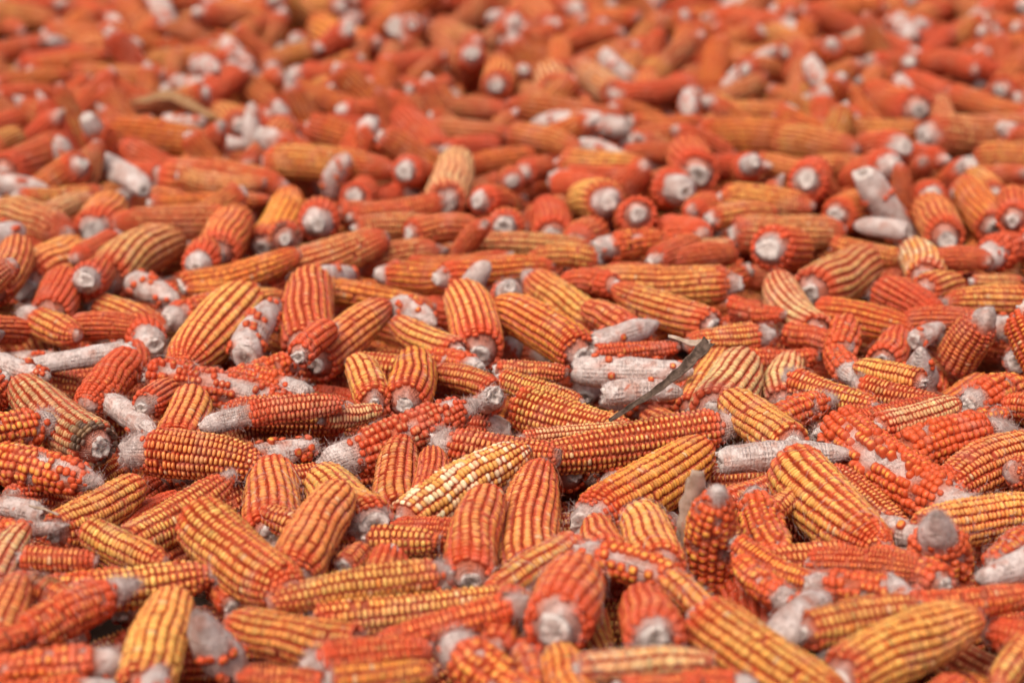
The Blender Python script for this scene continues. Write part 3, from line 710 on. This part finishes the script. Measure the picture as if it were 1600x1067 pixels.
-750 3336 -7 -100 5 142 22.9 R - 0 0 0|plain orange cob sloping up rightwards beside the clean orange far cob
-543 3832 -7 -68 6 132 23.3 S - 0 0 0|patchy white cob sloping up leftwards behind the clean orange far cob
-607 3443 -5 -8 2 108 18.6 F tan 0 0 0|brownish striped cob lying across behind the clean orange far cob
-510 3965 8 -66 -6 151 21.0 S - 0 0 0|patchy white cob sloping up leftwards behind the white standing far cob
597 3198 3 21 -2 191 32.7 F tan 0.05 0 0|brownish striped cob lying across behind the small blurred bare white cob
658 3104 -14 -40 6 153 26.3 K - 0 0 0|golden dotted cob lying across behind the ragged grey-brown-butted cob
547 3057 16 106 -12 151 24.4 R - 0.1 0 0|plain orange cob facing forward behind the pale yellow ribbed cob
270 3246 -6 -8 2 161 27.7 F orange 0.0466103 0 0|orange striped cob lying across behind the white cratered-butt cob
172 3176 2 23 -2 116 17.4 F - 0 0 0|golden striped cob lying across beside the small blurred bare white cob
179 3314 1 12 -1 114 15.5 F orange 0 0 0|orange striped cob lying across beside the grey husk far back
434 3387 1 168 -1 121 18.4 F - 0.1 0 0|golden striped cob lying across in front of the grey husk far back
389 3198 -5 -48 4 145 24.5 K - 0 0 0|golden dotted cob lying across behind the small blurred bare white cob
69 3545 0 93 0 217 31.0 P - 0 0 0|creamy yellow cob tilted upright behind the long red grey-tipped cob
169 3585 -10 111 7 178 25.5 P - 0 0 0|creamy yellow cob sloping up leftwards beside the grey husk far back
180 3321 -14 163 8 200 28.6 F red 0.08 0 0|rosy striped cob lying across behind the long red grey-tipped cob
162 3462 10 37 1 152 21.7 R - 0 0 0|plain orange cob lying across beside the grey husk far back
270 3554 3 85 -10 163 28.1 R - 0.1 0 0|plain orange cob facing forward beside the grey husk far back
0 3207 3 -45 -1 138 19.7 F - 0 0 0|golden striped cob sloping up leftwards beside the long red grey-tipped cob
62 3050 -7 -25 2 141 23.6 F - 0.06 0 0|golden striped cob lying across beside the long red grey-tipped cob
251 2938 4 90 -1 159 33.0 R red 0 0 0|bright pinkish red cob tilted upright behind the white cratered-butt cob
55 2929 -7 -49 10 105 18.2 R - 0.103448 0 0|plain orange cob lying across beside the long red grey-tipped cob
13 2974 -4 66 -9 109 18.8 R - 0.0689655 0 0|plain orange cob lying across behind the grey-white pointed bare cob
320 2903 29 88 -27 129 20.8 R - 0.2 0 0|plain orange cob with bald butt facing forward behind the white cratered-butt cob
349 3106 -16 -50 3 105 16.8 F - 0 0 0|golden striped cob lying across behind the pale yellow ribbed cob
389 2876 14 80 -14 161 27.7 R - 0.1 0 0|plain orange cob facing forward behind the white cratered-butt cob
412 3046 -11 24 -2 98 16.8 F - 0 0 0|golden striped cob lying across behind the small blurred bare white cob
506 2890 28 109 -21 158 25.5 R - 0.12 0 0|plain orange cob with bald butt facing forward behind the small blurred bare white cob
619 3355 8 98 -4 245 35.0 R - 0 0 0|plain orange cob sloping up leftwards in front of the grey husk far back
705 3557 -7 116 6 137 19.6 R - 0 0.1 0|plain orange cob sloping up leftwards behind the small blurred bare white cob
614 3853 -5 -8 2 129 20.7 R - 0.1 0 0|plain orange cob lying across in front of the grey husk far back
810 4112 -2 33 2 156 22.3 F tan 0 0 0|brownish striped cob lying across beside the grey husk far back
511 3903 -7 106 4 193 27.6 F - 0 0 0|golden striped cob sloping up leftwards beside the grey husk far back
346 3929 -6 -44 5 140 20.9 F - 0 0 0|golden striped cob lying across beside the grey husk far back
299 3537 -17 30 14 135 19.3 F tan 0 0 0|brownish striped cob sloping up rightwards in front of the grey husk far back
574 3653 -1 159 -2 99 17.0 R red 0.124903 0 0|bright pinkish red cob lying across in front of the grey husk far back
780 3540 4 61 -6 162 28.0 R - 0 0 0|plain orange cob sloping up rightwards beside the grey husk far back
694 3505 6 -48 -5 150 21.4 F - 0 0 0|golden striped cob sloping up leftwards in front of the grey husk far back
502 3304 -11 -20 6 119 20.4 K - 0 0 0|golden dotted cob lying across in front of the grey husk far back
624 2982 10 101 -30 124 21.3 R - 0.133898 0 0|plain orange cob with bald butt sloping up rightwards behind the small blurred bare white cob
633 2857 -5 95 0 128 18.3 F - 0 0 0|golden striped cob tilted upright behind the ragged grey-brown-butted cob
723 3820 -7 -74 7 158 23.1 R - 0 0 0|plain orange cob sloping up leftwards beside the grey husk far back"""
REST = """-340 1960 10 83 -10 87 14.0 B - 0.3 0 0
-73 1779 -5 88 6 51 8.3 W - 0 0 0
-71 1701 -14 -27 8 33 8.4 K red 0 0 0
254 1613 -4 -28 8 41 7.1 R - 0 0 0
-522 2251 -8 -118 13 64 12.2 W - 0 0 0
-438 2256 -4 -32 9 35 6.7 W - 0 0 0
-55 2572 -14 -61 48 46 13.9 W - 0 0 0
130 2481 -11 -31 5 45 8.6 W - 0 0 0
0 2868 10 96 -11 104 16.8 R - 0 0 0
170 2504 4 52 2 65 9.3 F pale 0 0 0
494 2787 -23 90 85 50 10.9 W - 0 0 0
435 2278 -5 -39 11 56 9.7 R - 0 0 0
202 2521 -1 28 -1 39 7.5 W - 0 0 0
589 2879 -7 68 -9 59 11.4 W - 0 0 0
500 2505 0 -59 15 57 11.0 W - 0 0 0
-188 3317 -31 142 78 59 12.0 W - 0 0 0
-953 4209 -8 -64 7 123 19.1 R - 0 0 0
167 3106 -6 -8 2 70 12.1 R red 0 0 0
468 3503 -1 15 2 95 7.6 W - 0 0 0"""
CAMV = Vector((0, 0, CAM_H))
def parse(txt):
    out = []
    for ln in txt.strip().split('\n'):
        d, _, lab = ln.partition('|')
        q = d.split()
        x, y, z, yaw, pit, L, R = [float(v) for v in q[:7]]
        yaw, pit = math.radians(yaw), math.radians(pit)
        a = Vector((math.cos(yaw) * math.cos(pit), math.sin(yaw) * math.cos(pit), math.sin(pit)))
        B = Vector((x, y, z)) / 1000
        ref = (CAMV - B).normalized() * .6 + Vector((0, 0, .8))
        zx = (ref - a * ref.dot(a)); zx = zx.normalized() if zx.length > 1e-4 else a.orthogonal()
        yx = zx.cross(a)
        M = Matrix((a, yx, zx)).transposed().to_4x4(); M.translation = B
        out.append(dict(M=M, a=a, B=B, L=L / 1000, R=R / 1000, T=q[7], col=q[8], bb=float(q[9]), bt=float(q[10]), patch=int(q[11]), label=lab))
    return out
COBS = parse(TABLE)

# ------------------------------------------------------------------ ground under the heap
gv = [(-400, -400, 0), (400, -400, 0), (400, 400, 0), (-400, 400, 0)]
g = link('ground', mesh_from('ground', gv, None, [(0, 1, 2, 3)], mats=[M_GROUND]), kind='structure')
g.location.z = -0.15

# ------------------------------------------------------------------ sight test used to decide which kernels show
tv, tf = [], []
for c in COBS:
    b0 = len(tv); env = [(0, .7), (.03, .84), (.2, .93), (.7, .84), (.9, .62), (1, .3)]
    for t, f in env:
        for k in range(10):
            an = 2 * math.pi * k / 10
            tv.append(c['M'] @ Vector((t * c['L'], c['R'] * f * math.cos(an), c['R'] * f * math.sin(an))))
    for i in range(len(env) - 1):
        for k in range(10):
            p, q = b0 + i * 10 + k, b0 + i * 10 + (k + 1) % 10
            tf.append((p, q, q + 10, p + 10))
    tf.append(tuple(b0 + k for k in range(10))); 
BVH = BVHTree.FromPolygons(tv, tf)
fwd = Vector((0, math.cos(PITCH), -math.sin(PITCH))); upv = Vector((0, math.sin(PITCH), math.cos(PITCH)))
def project(P):
    d = P - CAMV; dep = d.dot(fwd)
    return 800 + 3500 * d.x / dep, 533.5 - 3500 * d.dot(upv) / dep, dep

KMESH = {}
for key, unit in (('dot', UK_HI), ('row', UK_HI_S)):
    KMESH[key] = []
    for v in range(4):
        rg = np.random.default_rng(90 + v)
        V, Hh, F3, F4 = unit
        V2 = V.copy(); V2[:, :2] *= 1 + rg.standard_normal((len(V), 1)) * .045; V2[:, 2] *= 1 + rg.standard_normal(len(V)) * .03
        KMESH[key].append(mesh_from('kernel', V2, F3, F4, [('h', 'FLOAT', Hh)], [M_KOBJ]))

NEAR_DEPTH = 2.16
n_single = 0
for ci, c in enumerate(COBS):
    mid = c['M'] @ Vector((c['L'] / 2, 0, 0))
    dep = project(mid)[2]
    near = dep < NEAR_DEPTH
    e = bpy.data.objects.new('corn_cob', None); C.objects.link(e)
    e.empty_display_size = .02; e.matrix_world = c['M']
    e['label'] = c['label']; e['category'] = 'corn cob'; e['group'] = 'corn cobs in the heap'
    K, I = cob_layout(c['L'], c['R'], c['T'], c['col'], c['bb'], c['bt'], c['patch'], 1000 + ci)
    V, F4, ba, ru, rv = core_geo(I, 24 if near else 14, 26 if near else 14)
    link('core', mesh_from('core', V, None, F4, [('bare', 'FLOAT', ba), ('ru', 'FLOAT', ru), ('rv', 'FLOAT', rv)], [M_CORE]), e)
    V, F3, F4, rad, pith = butt_geo(I, 20 if near else 12)
    link('stalk_end', mesh_from('stalk_end', V, F3, F4, [('rad', 'FLOAT', rad), ('pith', 'FLOAT', pith)], [M_BUTT]), e)
    N = len(K['p'])
    single = np.zeros(N, bool)
    if near:
        R3 = np.array(c['M'].to_3x3()); Bp = np.array(c['B'])
        W = (K['p'] + K['n'] * K['h'][:, None]) @ R3.T + Bp
        Wn = K['n'] @ R3.T
        vd = np.array(CAMV) - W; vd /= np.linalg.norm(vd, axis=1)[:, None]
        cand = np.where(np.sum(Wn * vd, 1) > .12)[0]
        for k in cand:
            P = Vector(W[k]); x, y, dd = project(P)
            if not (-6 < x < 1606 and -6 < y < 1073): continue
            d = Vector(vd[k])
            if BVH.ray_cast(P + d * .0035, d, 1.0)[0] is None: single[k] = True
        idx = np.where(single)[0][:300]
        single[:] = False; single[idx] = True
        for k in idx:
            o = bpy.data.objects.new('kernel', KMESH['row' if c['T'] in 'FP' else 'dot'][k % 4]); C.objects.link(o)
            o.parent = e
            a, cc, nn, p = K['a'][k] * K['sx'][k], K['c'][k] * K['sy'][k], K['n'][k] * K['h'][k], K['p'][k]
            o.matrix_basis = Matrix(((a[0], cc[0], nn[0], p[0]), (a[1], cc[1], nn[1], p[1]), (a[2], cc[2], nn[2], p[2]), (0, 0, 0, 1)))
            o.color = K['tint'][k]
        n_single += len(idx)
    rest = {k: v[~single] for k, v in K.items()}
    if len(rest['p']):
        X, F3, F4, hh, tn = join_kernels(rest, (UK_MID_S if c['T'] in 'FP' else UK_MID) if dep < 3.1 else UK_LOW)
        link('kernel_rows', mesh_from('kernel_rows', X, F3, F4, [('h', 'FLOAT', hh), ('tint', 'FLOAT_COLOR', tn)], [M_KJOIN]), e, 'stuff')
    if dep < 2.5:
        rg = np.random.default_rng(5000 + ci)
        V, F4 = silk_geo(I, int((60 if near else 18) * rg.uniform(.3, 1.8)), 1.0, rg)
        link('silk', mesh_from('silk', V, None, F4, mats=[M_SILK_R if rg.uniform() < .7 else M_SILK_W]), e, 'stuff')
        V, F4 = fuzz_geo(I, int(c['L'] * c['R'] * 300000) if near else 160, rg)
        V2, Q2 = rim_geo(I, 130 if near else 60, rg)
        if V is None: V, F4 = V2, Q2
        else: V, F4 = np.concatenate([V, V2]), np.concatenate([F4, Q2 + len(V)])
        link('chaff_fuzz', mesh_from('chaff_fuzz', V, None, F4, mats=[M_SILK_W]), e, 'stuff')
print('TIME cobs', time.time() - T0); print('cobs', len(COBS), 'single kernels', n_single)

# ------------------------------------------------------------------ the rest of the heap: one mass of cobs under, behind and beside those
protos = bpy.data.collections.new('heap_cob_shapes')
PK = [('F', '-', 0, 0), ('K', '-', .05, 0), ('R', '-', .08, 0), ('F', 'red', 0, .05), ('F', 'tan', .04, 0), ('B', '-', .15, .1), ('R', '-', .2, 0),
      ('F', 'orange', 0, .12), ('K', 'red', .1, 0), ('S', '-', .2, .2), ('W', '-', 0, 0), ('F', 'orange', .03, 0), ('R', 'dark', .05, .1), ('F', 'tan', .12, .1)]
for i, (T, col, bb, bt) in enumerate(PK):
    R_ = .0165 if T == 'W' else .0225
    K, I = cob_layout(.150, R_, T, col, bb, bt, 0, 300 + i)
    V1, Q1, ba, ru, rv = core_geo(I, 14, 12)
    V2, T2, Q2, rad, pith = butt_geo(I, 12)
    n1, n2 = len(V1), len(V2)
    if len(K['p']):
        V3, T3, Q3, hh, tn = join_kernels(K, UK_LOW)
    else:
        V3, T3, Q3, hh, tn = np.zeros((0, 3)), np.zeros((0, 3), int), np.zeros((0, 4), int), np.zeros(0), np.zeros((0, 4))
    z = lambda n: np.zeros(n)
    V = np.concatenate([V1, V2, V3]) - np.array([.075, 0, 0])
    F3 = np.concatenate([T2 + n1, T3 + n1 + n2]); F4 = np.concatenate([Q1, Q2 + n1, Q3 + n1 + n2])
    mi = np.concatenate([np.full(len(T2), 1), np.full(len(T3), 2), np.full(len(Q1), 0), np.full(len(Q2), 1), np.full(len(Q3), 2)])
    n3 = len(V3)
    me = mesh_from('heap_cob', V, F3, F4, [('bare', 'FLOAT', np.concatenate([ba, z(n2 + n3)])), ('ru', 'FLOAT', np.concatenate([ru, z(n2 + n3)])),
        ('rv', 'FLOAT', np.concatenate([rv, z(n2 + n3)])), ('rad', 'FLOAT', np.concatenate([z(n1), rad, z(n3)])), ('pith', 'FLOAT', np.concatenate([z(n1), pith, z(n3)])),
        ('h', 'FLOAT', np.concatenate([z(n1 + n2), hh])), ('tint', 'FLOAT_COLOR', np.concatenate([np.zeros((n1 + n2, 4)), tn]))],
        [M_CORE, M_BUTT, M_KJOIN], matidx=mi)
    protos.objects.link(bpy.data.objects.new('heap_cob', me))

rg = random.Random(11)
kd_pts = []
for c in COBS + parse(REST):
    for k in range(9):
        kd_pts.append((c['M'] @ Vector((c['L'] * k / 8, 0, 0)), c['R']))
kd = KDTree(len(kd_pts))
for i, (p, r) in enumerate(kd_pts): kd.insert(p, i)
kd.balance()
heap = []   # position, yaw, pitch, roll, scale, shape
def clear_of(P, ax, hl, R, f):
    for k in range(-2, 3):
        q = P + ax * (hl * k / 2)
        co, i, d = kd.find(q)
        if d < (kd_pts[i][1] + R) * f: return False
    return True
placed = KDTree(1); placed_list = []
cells = {}
def near_self(P, ax, hl, R, f):
    for k in range(-2, 3):
        q = P + ax * (hl * k / 2)
        cx, cy = int(q.x // .05), int(q.y // .05)
        for i in (-1, 0, 1):
            for j in (-1, 0, 1):
                for s in cells.get((cx + i, cy + j), ()):
                    if (s - q).length < 2 * R * f: return True
    return False
def put(P, ax, hl):
    for k in range(-2, 3):
        q = P + ax * (hl * k / 2)
        cells.setdefault((int(q.x // .05), int(q.y // .05)), []).append(q)
def try_put(x, y, z, tilt, f_self, f_named, sc=None):
    if math.hypot((x - .305) / .045, (y - 1.745) / .035) < 1: return      # a dark hollow in the heap
    yaw = rg.uniform(0, 2 * math.pi); pit = rg.gauss(0, tilt); sc = sc or rg.uniform(.86, 1.12)
    ax = Vector((math.cos(yaw) * math.cos(pit), math.sin(yaw) * math.cos(pit), math.sin(pit)))
    P = Vector((x, y, z)); R, hl = .0215 * sc, .056 * sc
    if f_named and not clear_of(P, ax, hl, R, f_named): return
    if f_self and near_self(P, ax, hl, R, f_self): return
    put(P, ax, hl)
    wts = rg.random()
    shape = 9 if wts < .07 else rg.choice((0, 1, 2, 3, 4, 5, 6, 7, 8, 11, 11, 12, 13))
    heap.append((P, yaw, pit, rg.uniform(0, 6.28), sc, shape))
def half(y): return .235 * y + .42
for c in parse(REST):
    ax = c['a']; P = c['B'] + ax * c['L'] / 2
    heap.append((P, math.atan2(ax.y, ax.x), math.asin(ax.z), 0.0, max(.7, c['R'] / .0225), 2)); put(P, ax, .056)
# surface around the named ones: beside, in front of and beyond the view, and any hole among them
for _ in range(30000):
    y = rg.uniform(1.15, 7.2); x = rg.uniform(-half(y), half(y))
    X, Y, d = project(Vector((x, y, 0)))
    inside = -40 < X < 1640 and 55 < Y < 1110
    if inside: try_put(x, y, rg.gauss(-.010, .007), .16 if y < 2.6 else .38, .80, .84, rg.uniform(.8, 1.08))
    elif Y >= 1000: try_put(x, y, rg.gauss(-.022, .006), .12, .74, .80, rg.uniform(.9, 1.1))
    else: try_put(x, y, rg.gauss(.0 if Y < 60 else -.01, .014), .30, .70, .72, rg.uniform(1.0, 1.35))
n_top = len(heap)
cells.clear()
for _ in range(9000):     # the layer below, seen through the gaps
    y = rg.uniform(1.2, 6.0); x = rg.uniform(-half(y), half(y))
    try_put(x, y, rg.gauss(-.052, .006), .15, .62, .55)
cells.clear()
for _ in range(2500):
    y = rg.uniform(1.2, 4.5); x = rg.uniform(-half(y), half(y))
    try_put(x, y, rg.gauss(-.098, .006), .15, .75, 0)
print('TIME heap', time.time() - T0); print('heap', n_top, len(heap))

me = bpy.data.meshes.new('corn_heap')
me.vertices.add(len(heap))
me.vertices.foreach_set('co', np.array([h[0][:] for h in heap], np.float32).ravel())
def rot_of(h):
    m = Matrix.Rotation(h[1], 3, 'Z') @ Matrix.Rotation(-h[2], 3, 'Y') @ Matrix.Rotation(h[3], 3, 'X')
    return m.to_euler('XYZ')[:]
for nm, typ, key, data in (('rot', 'FLOAT_VECTOR', 'vector', [rot_of(h) for h in heap]), ('sc', 'FLOAT', 'value', [h[4] for h in heap]), ('shape', 'INT', 'value', [h[5] for h in heap])):
    a = me.attributes.new(nm, typ, 'POINT')
    a.data.foreach_set(key, np.array(data, np.int32 if typ == 'INT' else np.float32).ravel())
heap_o = link('corn_heap', me, kind='stuff')
heap_o['label'] = 'mass of orange corn cobs under, beyond and between the nearer ones'; heap_o['category'] = 'corn heap'
ng = bpy.data.node_groups.new('corn_heap', 'GeometryNodeTree')
ng.interface.new_socket('Geometry', in_out='INPUT', socket_type='NodeSocketGeometry')
ng.interface.new_socket('Geometry', in_out='OUTPUT', socket_type='NodeSocketGeometry')
gi, go = ng.nodes.new('NodeGroupInput'), ng.nodes.new('NodeGroupOutput')
ip = ng.nodes.new('GeometryNodeInstanceOnPoints'); ci_ = ng.nodes.new('GeometryNodeCollectionInfo')
ci_.inputs['Collection'].default_value = protos; ci_.inputs['Separate Children'].default_value = True; ci_.inputs['Reset Children'].default_value = True
ip.inputs['Pick Instance'].default_value = True
def named(nm, typ):
    nd = ng.nodes.new('GeometryNodeInputNamedAttribute'); nd.data_type = typ; nd.inputs[0].default_value = nm
    return nd.outputs[0]
e2r = ng.nodes.new('FunctionNodeEulerToRotation')
ng.links.new(named('rot', 'FLOAT_VECTOR'), e2r.inputs[0])
ng.links.new(gi.outputs[0], ip.inputs['Points']); ng.links.new(ci_.outputs[0], ip.inputs['Instance'])
ng.links.new(e2r.outputs[0], ip.inputs['Rotation']); ng.links.new(named('sc', 'FLOAT'), ip.inputs['Scale']); ng.links.new(named('shape', 'INT'), ip.inputs['Instance Index'])
m2p = ng.nodes.new('GeometryNodeMeshToPoints')
ng.links.new(gi.outputs[0], m2p.inputs[0]); ng.links.new(m2p.outputs[0], ip.inputs['Points'])
ng.links.new(ip.outputs[0], go.inputs[0])
print('TIME end', time.time() - T0)
heap_o.modifiers.new('cobs', 'NODES').node_group = ng

# ------------------------------------------------------------------ dry leaves, husk and straw lying in the heap
M_LEAF = plain('dry_leaf', (0.065, 0.042, 0.03), (0.17, 0.115, 0.085), 220, .8, .0008)
M_HUSK = plain('dry_husk', (0.34, 0.24, 0.17), (0.55, 0.43, 0.34), 150, .85, .0008)
M_TAN = plain('tan_husk', (0.28, 0.14, 0.06), (0.42, 0.24, 0.12), 120, .8, .0008)
def strip(pts, widths, facing, curl, seed, thick=.0006, sub=7):
    """a dry leaf: ribbed, curled strip with thickness along a path"""
    rr = np.random.default_rng(seed)
    P0 = np.array(pts, float); s = np.linspace(0, len(P0) - 1, sub * (len(P0) - 1) + 1)
    P = np.stack([np.interp(s, np.arange(len(P0)), P0[:, k]) for k in range(3)], 1)
    for _ in range(3): P[1:-1] = P[1:-1] * .5 + (P[:-2] + P[2:]) * .25
    W = np.interp(s, np.arange(len(P0)), widths)
    T = np.gradient(P, axis=0); T /= np.linalg.norm(T, axis=1)[:, None]
    N0 = np.array(facing, float); S = np.cross(T, N0); S /= np.linalg.norm(S, axis=1)[:, None]; N = np.cross(S, T)
    m = 11; u = np.linspace(-1, 1, m)
    ph = rr.uniform(0, 6, 4)
    rib = .00035 * np.where(np.arange(m) % 2, 1, -1)
    top = []
    for i in range(len(P)):
        w_ = W[i] * (1 + .12 * np.sin(1.7 * i + ph[0])) 
        off = curl * w_ * (u ** 2) + rib + .0008 * np.sin(i * .8 + 3 * u + ph[1])
        uu = u + .05 * np.sin(i * 1.3 + ph[2])
        top.append(P[i] + S[i] * (uu * w_)[:, None] + N[i] * off[:, None])
    top = np.array(top); bot = top - N[:, None, :] * thick
    n = len(P); V = np.concatenate([top.reshape(-1, 3), bot.reshape(-1, 3)]); k = n * m; F4 = []
    for i in range(n - 1):
        for j in range(m - 1):
            a = i * m + j
            F4.append((a, a + 1, a + m + 1, a + m)); F4.append((k + a, k + a + m, k + a + m + 1, k + a + 1))
        for j, fl in ((0, 0), (m - 1, 1)):
            a = i * m + j
            F4.append((a, a + m, k + a + m, k + a) if not fl else (a, k + a, k + a + m, a + m))
    for i in (0, n - 1):
        for j in range(m - 1):
            a = i * m + j; F4.append((a, k + a, k + a + 1, a + 1) if i == 0 else (a, a + 1, k + a + 1, k + a))
    return V, F4
def leaf_thing(name, label, cat, parts):
    p0 = np.array(parts[0][1][0])
    e = bpy.data.objects.new(name, None); C.objects.link(e); e.location = p0; e.empty_display_size = .02
    e['label'] = label; e['category'] = cat
    for nm, pts, wd, fc, cu, m, sd in parts:
        V, F4 = strip(pts, wd, fc, cu, sd)
        link(nm, mesh_from(nm, V - p0, None, F4, mats=[m]), e)
leaf_thing('dry_leaf', 'brown dry leaf slanting over a bare white cob', 'leaf', [
    ('blade', [(0.0875, 1.9038, 0.0162), (0.1068, 1.9122, 0.0261), (0.134, 1.9266, 0.039), (0.1611, 1.952, 0.0533), (0.1822, 1.9773, 0.0676)], (.0020, .0026, .0034, .0050, .0064), (-.2, -.8, .5), .5, M_LEAF, 1),
    ('folded_end', [(0.1833, 1.9775, 0.0681), (0.1672, 1.9821, 0.0661), (0.1457, 1.9982, 0.0674)], (.0052, .0034, .0012), (0, -.5, .8), -.5, M_HUSK, 2)])
leaf_thing('husk_leaf', 'grey dry husk standing behind the bolt upright beaded cob', 'husk', [
    ('blade', [(0.144, 1.6698, -0.0127), (0.1442, 1.6696, 0.0205), (0.1481, 1.6652, 0.057)], (.010, .0105, .0055), (.2, -1, .2), -.45, M_HUSK, 3),
    ('blade', [(0.1386, 1.6806, -0.0116), (0.1414, 1.679, 0.0168), (0.1432, 1.6775, 0.0459)], (.008, .008, .004), (-.3, -1, .2), -.5, M_HUSK, 4)])
leaf_thing('straw', 'thin pale straw lying in the gap by a white stalk end', 'straw', [
    ('stem', [(-0.3948, 1.7086, 0.0112), (-0.3817, 1.7032, 0.0105), (-0.3682, 1.6972, 0.0079)], (.0009, .0009, .0006), (0, -.5, .8), -.6, M_HUSK, 5)])
leaf_thing('husk_leaf', 'grey husk lying on the blurred far cobs', 'husk', [
    ('blade', [(0.5736, 4.1915, 0.0174), (0.6209, 4.0858, 0.0142), (0.6784, 4.0635, 0.0096)], (.012, .024, .012), (0, -.6, .8), -.4, M_HUSK, 6)])
leaf_thing('husk_leaf', 'tan brown husk lying among the blurred far cobs', 'husk', [
    ('blade', [(-0.5865, 3.4046, 0.0114), (-0.5274, 3.4098, 0.0284), (-0.4464, 3.3095, 0.0087)], (.004, .011, .005), (0, -.6, .8), -.4, M_TAN, 7)])
